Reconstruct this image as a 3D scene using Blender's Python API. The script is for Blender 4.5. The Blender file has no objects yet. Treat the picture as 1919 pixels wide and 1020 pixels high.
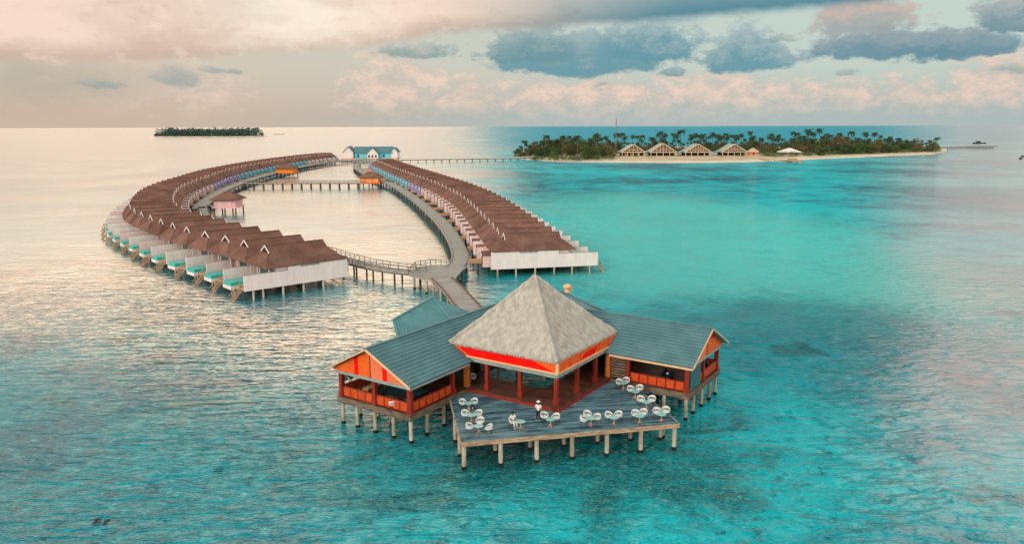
import bpy, math, random
from mathutils import Vector, Matrix
R = math.radians
random.seed(7)
S = bpy.context.scene
COL = S.collection

# ------------------------------------------------------------------ camera numbers
F = 1420.0; H = 27.0; HY = 236.0
PITCH = math.atan((510 - HY) / F)

def at(px, py, z):
    """ground-plan point that lies at height z along a measured sight line"""
    u = (px - 959.5) / F; v = (510 - py) / F
    c, s = math.cos(PITCH), math.sin(PITCH)
    d = Vector((u, c + v * s, -s + v * c))
    t = (z - H) / d.z
    return Vector((d.x * t, d.y * t, z))

def azel(px, py):
    u = (px - 959.5) / F; v = (510 - py) / F
    c, s = math.cos(PITCH), math.sin(PITCH)
    d = Vector((u, c + v * s, -s + v * c)).normalized()
    return math.atan2(d.x, d.y), math.asin(d.z)

def lin(r, g, b):
    f = lambda c: (c / 255 / 12.92) if c / 255 <= .04045 else ((c / 255 + .055) / 1.055) ** 2.4
    return (f(r), f(g), f(b))

# ------------------------------------------------------------------ node helper
class NT:
    def __init__(s, tree): s.t = tree; s.n = tree.nodes; s.l = tree.links
    def node(s, typ, **kw):
        n = s.n.new(typ)
        for k, v in kw.items(): setattr(n, k, v)
        return n
    def put(s, sock, v):
        if v is None: return
        if isinstance(v, bpy.types.NodeSocket): s.l.new(v, sock)
        else:
            if sock.type == 'RGBA' and hasattr(v, '__len__') and len(v) == 3: v = (*v, 1)
            sock.default_value = v
    def m(s, op, a, b=None, c=None, clamp=False):
        n = s.node('ShaderNodeMath', operation=op, use_clamp=clamp)
        for i, v in enumerate((a, b, c)): s.put(n.inputs[i], v) if v is not None else None
        return n.outputs[0]
    def vm(s, op, a, b=None):
        n = s.node('ShaderNodeVectorMath', operation=op)
        s.put(n.inputs[0], a)
        if b is not None: s.put(n.inputs[1], b)
        return n.outputs[0]
    def sep(s, v): n = s.node('ShaderNodeSeparateXYZ'); s.put(n.inputs[0], v); return n.outputs
    def com(s, x, y, z=0.0):
        n = s.node('ShaderNodeCombineXYZ')
        for i, v in enumerate((x, y, z)): s.put(n.inputs[i], v)
        return n.outputs[0]
    def mix(s, f, a, b, mode='MIX'):
        n = s.node('ShaderNodeMix', data_type='RGBA', blend_type=mode); n.clamp_factor = True
        s.put(n.inputs[0], f); s.put(n.inputs[6], a); s.put(n.inputs[7], b)
        return n.outputs[2]
    def rng(s, v, a, b, c=0.0, d=1.0, smooth=True):
        n = s.node('ShaderNodeMapRange'); n.interpolation_type = 'SMOOTHSTEP' if smooth else 'LINEAR'
        for i, x in enumerate((v, a, b, c, d)): s.put(n.inputs[i], x)
        return n.outputs[0]
    def noise(s, vec, scale=1.0, detail=4.0, rough=.5, dist=0.0, dim='3D'):
        n = s.node('ShaderNodeTexNoise', noise_dimensions=dim)
        s.put(n.inputs['Vector'], vec); s.put(n.inputs['Scale'], scale)
        n.inputs['Detail'].default_value = detail; n.inputs['Roughness'].default_value = rough
        n.inputs['Distortion'].default_value = dist
        return n.outputs[0]
    def bump(s, h, strength=.5, dist=.1, normal=None):
        n = s.node('ShaderNodeBump'); n.inputs['Strength'].default_value = strength
        n.inputs['Distance'].default_value = dist; s.put(n.inputs['Height'], h)
        if normal is not None: s.put(n.inputs['Normal'], normal)
        return n.outputs[0]

def new_mat(name):
    m = bpy.data.materials.new(name); m.use_nodes = True
    t = NT(m.node_tree); t.n.clear()
    out = t.node('ShaderNodeOutputMaterial')
    return m, t, out

def mat(name, rgb, rough=.7, var=.25, scale=1.5, stretch=(1, 1, 1), bump=.3, bdist=.03, spec=.3, bands=None, rgb2=None, metal=0.0, fine=None, objvar=0.0):
    """worn surface: colour drifting between two tones on world-position noise, fine relief"""
    m, t, out = new_mat(name)
    p = t.node('ShaderNodeBsdfPrincipled')
    geo = t.node('ShaderNodeNewGeometry').outputs['Position']
    v = t.vm('MULTIPLY', geo, stretch)
    n1 = t.noise(v, scale, 5, .6)
    n2 = t.noise(v, scale * (fine or 9), 3, .6)
    a = lin(*rgb); b = lin(*rgb2) if rgb2 else tuple(c * (1 - var) for c in a)
    hi = tuple(min(1, c * (1 + var * .6)) for c in a)
    f = t.rng(t.m('ADD', t.m('MULTIPLY', n1, .7), t.m('MULTIPLY', n2, .3)), .35, .65)
    col = t.mix(f, b, hi)
    h = n2
    if bands:                                   # courses of shingles: one every 1/bands metres of height
        z = t.sep(geo)[2]
        fr = t.m('FRACT', t.m('MULTIPLY', t.m('ADD', z, t.m('MULTIPLY', n2, .04)), bands))
        h = t.m('ADD', h, t.m('MULTIPLY', fr, -1.2))
        col = t.mix(t.m('MULTIPLY', t.rng(fr, .82, .98), .35), col, tuple(c * .45 for c in a))
    if objvar:
        rn = t.node('ShaderNodeObjectInfo').outputs['Random']; g = t.rng(rn, 0.0, 1.0, 1 - objvar, 1 + objvar * .6, False)
        col = t.mix(1.0, col, t.com(g, g, g), 'MULTIPLY')
    t.put(p.inputs['Base Color'], col)
    p.inputs['Roughness'].default_value = rough; p.inputs['Specular IOR Level'].default_value = spec
    p.inputs['Metallic'].default_value = metal
    t.put(p.inputs['Normal'], t.bump(h, bump, bdist))
    t.l.new(p.outputs[0], out.inputs[0])
    return m

def plank_mat(name, rgb, rgb2, ang, width=.16, rough=.5, spec=.3):
    m, t, out = new_mat(name)
    p = t.node('ShaderNodeBsdfPrincipled')
    geo = t.node('ShaderNodeNewGeometry').outputs['Position']
    x, y, z = t.sep(geo)[0:3]
    c, s = math.cos(ang), math.sin(ang)
    along = t.m('ADD', t.m('MULTIPLY', x, c), t.m('MULTIPLY', y, s))
    across = t.m('ADD', t.m('MULTIPLY', x, -s), t.m('MULTIPLY', y, c))
    q = t.m('DIVIDE', across, width)
    row = t.m('FLOOR', q); fr = t.m('FRACT', q)
    n1 = t.noise(t.com(t.m('MULTIPLY', along, .25), t.m('MULTIPLY', row, 3.71), 0.0), 1.0, 2)
    n2 = t.noise(t.com(t.m('MULTIPLY', along, .45), t.m('MULTIPLY', across, 1.1), 0.0), 1.1, 6, .65)
    n3 = t.noise(t.com(t.m('MULTIPLY', along, 2), t.m('MULTIPLY', across, 30), 0.0), 1, 3)
    f = t.rng(t.m('ADD', t.m('MULTIPLY', n1, .55), t.m('MULTIPLY', n2, .45)), .38, .62)
    col = t.mix(f, lin(*rgb), lin(*rgb2))
    col = t.mix(t.m('MULTIPLY', t.rng(n3, .4, .7), .35), col, tuple(v * .6 for v in lin(*rgb)))
    gap = t.m('ADD', t.rng(fr, .0, .1, 1, 0), t.rng(fr, .9, 1.0))
    col = t.mix(t.m('MULTIPLY', gap, .65), col, (.01, .012, .012))
    t.put(p.inputs['Base Color'], col)
    t.put(p.inputs['Roughness'], t.rng(n2, .35, .65, rough - .12, rough + .2))
    p.inputs['Specular IOR Level'].default_value = spec
    t.put(p.inputs['Normal'], t.bump(t.m('ADD', t.m('MULTIPLY', gap, -1.0), t.m('MULTIPLY', n3, .3)), .5, .02))
    t.l.new(p.outputs[0], out.inputs[0])
    return m

M = {}
M['thatch'] = mat('thatch', (202, 195, 184), .95, .18, 1.4, (1.5, 1.5, .6), .8, .09, .1, rgb2=(174, 166, 156), fine=8)
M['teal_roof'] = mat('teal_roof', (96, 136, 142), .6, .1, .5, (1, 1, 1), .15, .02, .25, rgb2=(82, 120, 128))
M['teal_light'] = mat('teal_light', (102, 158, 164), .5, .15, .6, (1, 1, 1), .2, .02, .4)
M['brown_roof'] = mat('brown_roof', (138, 102, 89), .9, .15, .22, (1, 1, 2), .45, .04, .12, bands=3.2, rgb2=(112, 81, 70), objvar=.16)
M['red'] = mat('red', (255, 8, 2), .55, .08, 1, bump=.08, spec=.2)
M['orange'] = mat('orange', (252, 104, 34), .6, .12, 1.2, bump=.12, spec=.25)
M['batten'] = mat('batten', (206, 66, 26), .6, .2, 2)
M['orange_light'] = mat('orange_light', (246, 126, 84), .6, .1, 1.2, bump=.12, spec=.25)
M['rail_orange'] = mat('rail_orange', (214, 84, 32), .6, .25, 1.6, bump=.2, spec=.25)
M['column'] = mat('column', (150, 50, 36), .55, .25, 1.5, (2, 2, .4), .25, .02, .3)
M['col_orange'] = mat('col_orange', (226, 128, 62), .6, .2, 3, (2, 2, .6), .3, .03, .3)
M['cream'] = mat('cream', (240, 196, 150), .6, .12, 1.5, bump=.15)
M['grey_trim'] = mat('grey_trim', (156, 168, 164), .6, .2, 1.2, bump=.2)
M['white'] = mat('white', (238, 224, 220), .6, .09, 1.0, (1, 1, .2), .12, .02, .3)
M['pinkwhite'] = mat('pinkwhite', (236, 206, 204), .6, .09, 1.0, (1, 1, .2), .12, .02, .3)
M['pink'] = mat('pink', (238, 188, 190), .6, .09, 1.0, (1, 1, .2), .12, .02, .3)
M['lavender'] = mat('lavender', (176, 172, 228), .6, .12, .6, (1, 1, .5), .12, .02, .3)
M['blue'] = mat('blue', (104, 212, 238), .6, .15, .6, (1, 1, .5), .12, .02, .3)
M['edge_red'] = mat('edge_red', (132, 92, 80), .8, .3, 1.2, bump=.3)
M['pile'] = mat('pile', (196, 188, 172), .85, .3, 1.2, (1, 1, .4), .5, .04, .1, rgb2=(150, 138, 120))
M['pile_dark'] = mat('pile_dark', (92, 76, 62), .9, .35, 1.2, (1, 1, .4), .5, .04, .1)
M['weed'] = mat('weed', (34, 40, 28), .9, .4, 5, bump=.7)
M['deck_blue'] = plank_mat('deck_blue', (30, 72, 92), (124, 164, 172), R(11.5), .17, .42, .35)
M['floor_brown'] = plank_mat('floor_brown', (88, 54, 42), (120, 80, 62), R(146.5), .2, .45, .4)
M['walk'] = plank_mat('walk', (146, 144, 138), (190, 186, 178), R(8), .22, .8, .15)
M['fascia'] = mat('fascia', (196, 166, 138), .85, .35, 1.1, (1, 1, 5), .4, .03, .1, rgb2=(146, 118, 92))
M['wood_grey'] = mat('wood_grey', (128, 112, 98), .85, .35, 1.1, (1, 1, 4), .4, .03, .1, rgb2=(92, 80, 70))
M['wood_tan'] = mat('wood_tan', (204, 158, 124), .8, .3, .8, (1, 1, 3), .4, .03, .1)
M['dark_wood'] = mat('dark_wood', (66, 48, 38), .7, .3, 1.1, (1, 1, 4), .4, .03, .2)
M['dark'] = mat('dark', (26, 34, 34), .5, .3, 2, bump=.2)
M['glass'] = mat('glass', (44, 82, 88), .08, .2, .6, bump=.03, spec=.8)
M['pool'] = mat('pool', (0, 190, 180), .25, .2, 1.4, bump=.25, bdist=.05, spec=.6)
M['chair_white'] = mat('chair_white', (232, 232, 226), .5, .1, 6, bump=.25, bdist=.01, spec=.4)
M['table_teal'] = mat('table_teal', (150, 208, 200), .2, .1, 4, bump=.03, spec=.6)
M['sand'] = mat('sand', (226, 208, 186), .95, .15, .08, bump=.3, bdist=.1, spec=.05)
M['soil'] = mat('soil', (204, 188, 160), .95, .3, .1, bump=.3, bdist=.1, spec=.05)
M['screen'] = mat('screen', (150, 120, 98), .8, .3, .5)
M['frame'] = mat('frame', (220, 204, 178), .7, .2, .6, bump=.2)
M['trunk'] = mat('trunk', (112, 100, 82), .95, .3, 1, (1, 1, 3), .6, .08, .05)
M['skin'] = mat('skin', (150, 100, 74), .6, .08, 8, bump=.1, bdist=.004)
M['hair'] = mat('hair', (18, 14, 14), .6, .3, 30, bump=.4, bdist=.004)
M['shirt'] = mat('shirt', (232, 234, 236), .85, .1, 12, bump=.4, bdist=.01, spec=.1)
M['trousers'] = mat('trousers', (44, 48, 62), .85, .2, 12, bump=.4, bdist=.01, spec=.1)
M['cushion'] = mat('cushion', (214, 186, 140), .9, .15, 6, bump=.3, spec=.1)
M['rock'] = mat('rock', (70, 58, 50), .8, .5, 3, bump=1, bdist=.1)
M['steel'] = mat('steel', (128, 128, 122), .6, .2, 1, bump=.1)

def leaf_mat(name, a, b):
    m, t, out = new_mat(name)
    p = t.node('ShaderNodeBsdfPrincipled')
    geo = t.node('ShaderNodeNewGeometry')
    n1 = t.noise(geo.outputs['Position'], .16, 3, .6)
    rnd = geo.outputs['Random Per Island']
    f = t.rng(t.m('ADD', t.m('MULTIPLY', n1, .6), t.m('MULTIPLY', rnd, .4)), .25, .72)
    t.put(p.inputs['Base Color'], t.mix(f, a, b))
    p.inputs['Roughness'].default_value = .6; p.inputs['Specular IOR Level'].default_value = .25
    tr = t.node('ShaderNodeBsdfTranslucent'); t.put(tr.inputs[0], t.mix(f, a, b))
    mx = t.node('ShaderNodeMixShader'); mx.inputs[0].default_value = .25
    t.l.new(p.outputs[0], mx.inputs[1]); t.l.new(tr.outputs[0], mx.inputs[2]); t.l.new(mx.outputs[0], out.inputs[0])
    return m
M['leaf'] = leaf_mat('leaf', (.03, .075, .022), (.15, .21, .06))
M['leaf_dark'] = leaf_mat('leaf_dark', (.02, .055, .026), (.085, .14, .055))
M['leaf_olive'] = leaf_mat('leaf_olive', (.075, .08, .03), (.24, .20, .085))
M['palm_leaf'] = leaf_mat('palm_leaf', (.02, .06, .03), (.08, .13, .05))
M['leaf_far'] = leaf_mat('leaf_far', (.035, .085, .075), (.085, .15, .12))

# ------------------------------------------------------------------ mesh helper
class MB:
    def __init__(s, T=None): s.v = []; s.f = []; s.T = T or Matrix.Identity(4)
    def add(s, vs, fs):
        o = len(s.v); s.v += [tuple(s.T @ Vector(p)) for p in vs]; s.f += [tuple(i + o for i in f) for f in fs]; return s
    def box(s, x0, x1, y0, y1, z0, z1):
        return s.add([(x0, y0, z0), (x1, y0, z0), (x1, y1, z0), (x0, y1, z0), (x0, y0, z1), (x1, y0, z1), (x1, y1, z1), (x0, y1, z1)],
                     [(3, 2, 1, 0), (4, 5, 6, 7), (0, 1, 5, 4), (1, 2, 6, 5), (2, 3, 7, 6), (3, 0, 4, 7)])
    def bar(s, p, q, w, h=None, up=(0, 0, 1)):
        """box-section bar from p to q"""
        p, q = Vector(p), Vector(q); d = (q - p).normalized(); upv = Vector(up)
        if abs(d.dot(upv)) > .97: upv = Vector((1, 0, 0))
        x = d.cross(upv).normalized() * w / 2; y = x.cross(d).normalized() * (h or w) / 2
        return s.add([p - x - y, p + x - y, p + x + y, p - x + y, q - x - y, q + x - y, q + x + y, q - x + y],
                     [(0, 1, 2, 3), (7, 6, 5, 4), (4, 5, 1, 0), (5, 6, 2, 1), (6, 7, 3, 2), (7, 4, 0, 3)])
    def tube(s, pts, rad, n=8, cap=True):
        pts = [Vector(p) for p in pts]
        if not hasattr(rad, '__len__'): rad = [rad] * len(pts)
        vs = []; fs = []
        for i, p in enumerate(pts):
            d = (pts[min(i + 1, len(pts) - 1)] - pts[max(i - 1, 0)]).normalized()
            a = d.cross(Vector((0, 0, 1)) if abs(d.z) < .95 else Vector((1, 0, 0))).normalized(); b = d.cross(a)
            for k in range(n):
                w = 2 * math.pi * k / n; vs.append(p + (a * math.cos(w) + b * math.sin(w)) * rad[i])
        for i in range(len(pts) - 1):
            for k in range(n):
                k2 = (k + 1) % n; fs.append((i * n + k, i * n + k2, (i + 1) * n + k2, (i + 1) * n + k))
        if cap: fs.append(tuple(range(n))[::-1]); fs.append(tuple((len(pts) - 1) * n + k for k in range(n)))
        return s.add(vs, fs)
    def poly(s, pts, z0, z1):
        """prism over a plan outline (counter-clockwise)"""
        n = len(pts)
        return s.add([(p[0], p[1], z0) for p in pts] + [(p[0], p[1], z1) for p in pts],
                     [tuple(range(n))[::-1], tuple(range(n, 2 * n))] + [(i, (i + 1) % n, (i + 1) % n + n, i + n) for i in range(n)])
    def slab(s, pts, th):
        """sheet through 3-D corners, thickened downwards by th"""
        n = len(pts); pts = [Vector(p) for p in pts]
        return s.add(pts + [p - Vector((0, 0, th)) for p in pts],
                     [tuple(range(n)), tuple(range(n, 2 * n))[::-1]] + [(i, i + n, (i + 1) % n + n, (i + 1) % n) for i in range(n)])
    def ball(s, c, r, seg=12, rings=8):
        c = Vector(c); r = r if hasattr(r, '__len__') else (r, r, r); vs = []; fs = []
        for i in range(rings + 1):
            a = math.pi * i / rings
            for k in range(seg):
                w = 2 * math.pi * k / seg
                vs.append((c.x + r[0] * math.sin(a) * math.cos(w), c.y + r[1] * math.sin(a) * math.sin(w), c.z + r[2] * math.cos(a)))
        for i in range(rings):
            for k in range(seg):
                k2 = (k + 1) % seg; fs.append((i * seg + k, (i + 1) * seg + k, (i + 1) * seg + k2, i * seg + k2))
        return s.add(vs, fs)
    def mesh(s, name, m):
        me = bpy.data.meshes.new(name); me.from_pydata(s.v, [], s.f); me.materials.append(m); me.update(); return me
    def build(s, name, m, parent=None, smooth=False, bevel=0):
        o = bpy.data.objects.new(name, s.mesh(name, m)); COL.objects.link(o)
        if parent: o.parent = parent
        if smooth:
            for p in o.data.polygons: p.use_smooth = True
        if bevel:
            b = o.modifiers.new('bevel', 'BEVEL'); b.width = bevel; b.segments = 2
        return o

def tag(o, label=None, cat=None, group=None, kind=None):
    if label: o['label'] = label
    if cat: o['category'] = cat
    if group: o['group'] = group
    if kind: o['kind'] = kind
    return o
def thing(name, label, cat, loc=(0, 0, 0), rz=0.0, group=None):
    o = bpy.data.objects.new(name, None); COL.objects.link(o); o.location = loc; o.rotation_euler = (0, 0, rz)
    o.empty_display_size = .5
    return tag(o, label, cat, group)
def kids(o): return [c for c in bpy.data.objects if c.parent == o]
def copy_thing(src, loc, rz, label, group=None, skip=(), swap=None):
    """copy of a thing, its parts and sub-parts; meshes are shared, swap = {part name: material}"""
    def cp(o, par):
        c = o.copy(); COL.objects.link(c); c.parent = par
        base = o.name.split('.')[0]
        if swap and base in swap and o.type == 'MESH':
            key = (o.data.name, swap[base].name)
            if key not in cp_cache:
                me = o.data.copy(); me.materials.clear(); me.materials.append(swap[base]); cp_cache[key] = me
            c.data = cp_cache[key]
        for k in TREE.get(o.name, []):
            if k.name.split('.')[0] in skip: continue
            cp(k, c)
        return c
    c = cp(src, None); c.location = loc; c.rotation_euler = (0, 0, rz); c['label'] = label
    if group: c['group'] = group
    return c
cp_cache = {}; TREE = {}
def index(root):
    def rec(o):
        TREE[o.name] = kids(o)
        for k in TREE[o.name]: rec(k)
    rec(root)
def struct(o): o['kind'] = 'structure'; return o

ORD = ['', 'first', 'second', 'third', 'fourth', 'fifth', 'sixth', 'seventh', 'eighth', 'ninth', 'tenth', 'eleventh', 'twelfth', 'thirteenth',
       'fourteenth', 'fifteenth', 'sixteenth', 'seventeenth', 'eighteenth', 'nineteenth']
TENS = {2: 'twent', 3: 'thirt', 4: 'fort', 5: 'fift', 6: 'sixt', 7: 'sevent', 8: 'eight'}
def ordw(n):
    if n < 20: return ORD[n]
    return TENS[n // 10] + ('ieth' if n % 10 == 0 else 'y-' + ORD[n % 10])

# ------------------------------------------------------------------ restaurant frame: a = back right, b = back left
TH = R(56.5); AV = Vector((math.cos(TH), math.sin(TH), 0)); BV = Vector((-math.sin(TH), math.cos(TH), 0)); OO = Vector((3.85, 63.3, 0))
def wl(a, b, z=0.0): return OO + AV * a + BV * b + Vector((0, 0, z))
def loc(p): r = p - OO; return (r.dot(AV), r.dot(BV))
LT = Matrix.Translation(OO) @ Matrix.Rotation(TH, 4, 'Z')
def swapped(T, on):   # mirror a<->b for the right-hand wing
    return T @ Matrix(((0, 1, 0, 0), (1, 0, 0, 0), (0, 0, 1, 0), (0, 0, 0, 1))) if on else T

def fix_normals(o):
    import bmesh
    bm = bmesh.new(); bm.from_mesh(o.data); bmesh.ops.recalc_face_normals(bm, faces=bm.faces); bm.to_mesh(o.data); bm.free()

def pile(parent, x, y, top, r=.17, m='pile', bot=-1.2, T=None, collar=True):
    mb = MB(T); mb.tube([(x, y, bot), (x, y, top)], r, 8); o = mb.build('pile', M[m], parent)
    if collar:
        c = MB(T); c.tube([(x, y, -.6), (x, y, .28)], r + .03, 8); c.build('weed_line', M['weed'], o)
    return o

rest = thing('restaurant', 'large overwater restaurant with grey thatched pyramid roof and two teal-roofed wings', 'restaurant')
# floors
fl = MB(LT).poly([(-.62, -.62), (12.6, -.62), (12.6, 12.6), (-.62, 12.6), (-.62, 3.1), (3.1, 3.1), (3.1, 10.8), (10.8, 10.8), (10.8, 3.1), (-.62, 3.1)][:0] or [(-.62, -.62), (12.6, -.62), (12.6, 3.1), (3.1, 3.1), (3.1, 12.6), (-.62, 12.6)], 2.42, 2.8).build('main_floor', M['floor_brown'], rest); fix_normals(fl)
fl = MB(LT).poly([(11.0, 3.1), (12.6, 3.1), (12.6, 12.6), (3.1, 12.6), (3.1, 11.0), (11.0, 11.0)], 2.42, 2.796).build('back_floor', M['floor_brown'], rest); fix_normals(fl)
sk = MB(LT)
sk.box(-.68, -.62, -.68, 9.3, 2.3, 2.72); sk.box(-.62, 9.3, -.68, -.62, 2.3, 2.72); sk.build('floor_skirt', M['column'], rest)

def thatch():
    c = (5.45, 5.6); hs = 5.9; ze = 6.86; za = 12.95; n = 26; rings = 30
    mb = MB(LT); vs = []; fs = []; per = []
    for side in range(4):
        for k in range(n):
            u = -1 + 2 * k / n
            per.append([(u, -1), (1, u), (-u, 1), (-1, -u)][side])
    rnd = random.Random(3)
    N = len(per)
    for i in range(rings + 1):
        f = i / rings                      # 0 eave, 1 apex
        for k, (x, y) in enumerate(per):
            e = (1 - f)
            corner = (min(abs(x), abs(y))) ** 6
            bulge = .10 * corner * math.sin(math.pi * min(f * 1.1, 1))       # rounded hips
            j = rnd.uniform(-.035, .035) * (1 if f < .97 else 0)
            sag = -.28 * math.sin(math.pi * f) * .6
            r = hs * e + .02
            z = ze + (za - ze) * f + bulge + j + sag
            if i == 0: z += rnd.uniform(-.05, .03)
            vs.append((c[0] + x * r + rnd.uniform(-.02, .02), c[1] + y * r + rnd.uniform(-.02, .02), z))
    for i in range(rings):
        for k in range(N):
            k2 = (k + 1) % N; fs.append((i * N + k, i * N + k2, (i + 1) * N + k2, (i + 1) * N + k))
    # thick cut edge and underside
    o = len(vs)
    for k, (x, y) in enumerate(per): vs.append((c[0] + x * (hs - .12), c[1] + y * (hs - .12), ze - .2 + rnd.uniform(-.04, .04)))
    for k, (x, y) in enumerate(per): vs.append((c[0] + x * (hs - 1.2), c[1] + y * (hs - 1.2), ze + .55))
    for k in range(N):
        k2 = (k + 1) % N; fs.append((k2, k, o + k, o + k2)); fs.append((o + k2, o + k, o + N + k, o + N + k2))
    mb.add(vs, fs)
    ob = mb.build('thatched_roof', M['thatch'], rest, smooth=True)
    # ridges of bundled thatch down the four hips
    for sx, sy in ((-1, -1), (1, -1), (1, 1), (-1, 1)):
        pts = []; rad = []
        for i in range(24):
            f = i / 23; e = 1 - f
            pts.append((c[0] + sx * (hs * e) , c[1] + sy * (hs * e), ze + (za - ze) * f - .17 * math.sin(math.pi * f) + rnd.uniform(-.04, .04)))
            rad.append(.2 + rnd.uniform(-.05, .05))
        MB(LT).tube(pts, rad, 7).build('hip_ridge', M['thatch'], ob, smooth=True)
    # loose straw fringe round the eave
    fr = MB(LT)
    for k in range(1500):
        s = rnd.randrange(4); u = rnd.uniform(-1, 1); x, y = [(u, -1), (1, u), (-u, 1), (-1, -u)][s]
        px, py = c[0] + x * (hs - rnd.uniform(0, .1)), c[1] + y * (hs - rnd.uniform(0, .1)); w = .05
        L = rnd.uniform(.05, .13); dx, dy = (w, 0) if s in (0, 2) else (0, w)
        z = ze - rnd.uniform(.0, .14)
        fr.add([(px - dx, py - dy, z), (px + dx, py + dy, z), (px + x * .04, py + y * .04, z - L)], [(0, 1, 2)])
    tag(fr.build('straw_fringe', M['thatch'], ob), kind='stuff')
    # tufts lifting off the slopes
    tf = MB(LT)
    for k in range(3000):
        s = rnd.randrange(4); f = rnd.random() ** 1.4 * .96; e = 1 - f; u = rnd.uniform(-1, 1)
        x, y = [(u, -1), (1, u), (-u, 1), (-1, -u)][s]; r = hs * e
        ox, oy = [(0, -1), (1, 0), (0, 1), (-1, 0)][s]
        z = ze + (za - ze) * f - .17 * math.sin(math.pi * f); w = rnd.uniform(.03, .09)
        dx, dy = (w, 0) if s in (0, 2) else (0, w)
        bx, by = c[0] + x * r + ox * .01, c[1] + y * r + oy * .01; L = rnd.uniform(.12, .3)
        tf.add([(bx - dx, by - dy, z + .02), (bx + dx, by + dy, z + .02), (bx + ox * L * .72, by + oy * L * .72, z - L * .69)], [(0, 1, 2)])
    tag(tf.build('straw_tufts', M['thatch'], ob), kind='stuff')
thatch()
# red and orange band below the thatch, ring beam, cream line
c0, c1 = -.28, 11.2
def ring(name, m, lo, hi, z0, z1, parent=rest):
    mb = MB(LT); t = .12
    mb.box(lo, hi, lo, lo + t, z0, z1); mb.box(lo, hi, hi - t, hi, z0, z1)
    mb.box(lo, lo + t, lo + t, hi - t, z0, z1); mb.box(hi - t, hi, lo + t, hi - t, z0, z1)
    return mb.build(name, m, parent)
band = ring('fascia_band', M['orange'], c0, c1, 5.86, 6.8)
for ax_i in (0, 1):
    for q in (1.9, 3.8, 5.7, 7.6, 9.5):
        mb = MB(swapped(LT, ax_i)); mb.box(c0 - .035, c0, q - .02, q + .02, 5.87, 6.7); fix_normals(mb.build('batten', M['batten'], band))
# the red lozenge painted boards, 3 mm proud
def lozenge(pts, axis, name='red_board'):
    mb = MB(LT); e = -.004 + c0
    if axis == 'b': vs = [(e, p, z) for p, z in pts]; off = (-.02, 0, 0)
    else: vs = [(p, e, z) for p, z in pts]; off = (0, -.02, 0)
    n = len(vs); v2 = [(a + off[0], b + off[1], z) for a, b, z in vs]
    mb.add(vs + v2, [tuple(range(n)), tuple(range(n, 2 * n))[::-1]] + [(i, (i + 1) % n, (i + 1) % n + n, i + n) for i in range(n)])
    fix_normals(mb.build(name, M['red'], band))
lozenge([(.1, 5.9), (1.7, 6.4), (2.8, 6.78), (9.5, 6.78), (10.5, 6.5), (9.2, 5.9)], 'b')
lozenge([(4.0, 5.95), (4.8, 6.45), (7.4, 6.5), (6.6, 5.95)], 'a')
MB(LT).box(c0 - .09, c0 + .14, c0 - .09, c0 + .14, 5.88, 6.8).build('corner_post', M['cream'], rest)
ring('cream_moulding', M['cream'], c0 - .1, c1 + .1, 5.72, 5.862)
ring('ring_beam', M['grey_trim'], c0 + .04, c1 - .04, 5.34, 5.718)

def column(parent, a, b, z0, z1, m='column', w=.34, T=LT):
    mb = MB(T); mb.box(a - w / 2, a + w / 2, b - w / 2, b + w / 2, z0, z1)
    o = mb.build('column', M[m], parent, bevel=.02)
    k = MB(T); k.box(a - w / 2 - .06, a + w / 2 + .06, b - w / 2 - .06, b + w / 2 + .06, z0, z0 + .5)
    k.build('plinth', M[m], o, bevel=.02)
    return o
for q in (0, 3.75, 7.4):
    column(rest, 0, q, 2.8, 5.34)
    if q: column(rest, q, 0, 2.8, 5.34)
for q in (0, 3.75, 7.4, 11.2):
    column(rest, 11.3, q, 2.8, 5.34, 'dark_wood')
    if q and q < 11: column(rest, q, 11.3, 2.8, 5.34, 'dark_wood')
for T2 in (False, True):
    mb = MB(swapped(LT, T2)); mb.box(-.6, -.2, 9.3, 9.85, 2.81, 5.2)
    fix_normals(mb.build('painted_pillar', M['col_orange'], rest))

def courses(mb, e0, e1, r0, r1, n=13, step=.05, th=.14):
    """roof slope laid in courses: e0-e1 is the eave line, r0-r1 the ridge line"""
    e0, e1, r0, r1 = map(Vector, (e0, e1, r0, r1))
    nrm = (e1 - e0).cross(r0 - e0).normalized()
    if nrm.z < 0: nrm = -nrm
    vs = []; fs = []
    for i in range(n):
        f0, f1 = i / n, (i + 1) / n
        a, b = e0.lerp(r0, f0), e1.lerp(r1, f0); c, d = e1.lerp(r1, f1), e0.lerp(r0, f1)
        o = len(vs); vs += [a + nrm * step, b + nrm * step, c, d, a, b]
        fs += [(o, o + 1, o + 2, o + 3), (o + 4, o + 5, o + 1, o)]
        if i: pass
    o = len(vs); vs += [e0 - nrm * th, e1 - nrm * th, r1 - nrm * th, r0 - nrm * th, e0, e1, r1, r0]
    fs += [(o + 3, o + 2, o + 1, o), (o, o + 1, o + 5, o + 4), (o + 1, o + 2, o + 6, o + 5), (o + 3, o, o + 4, o + 7), (o + 2, o + 3, o + 7, o + 6)]
    mb.add(vs, fs)

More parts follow.
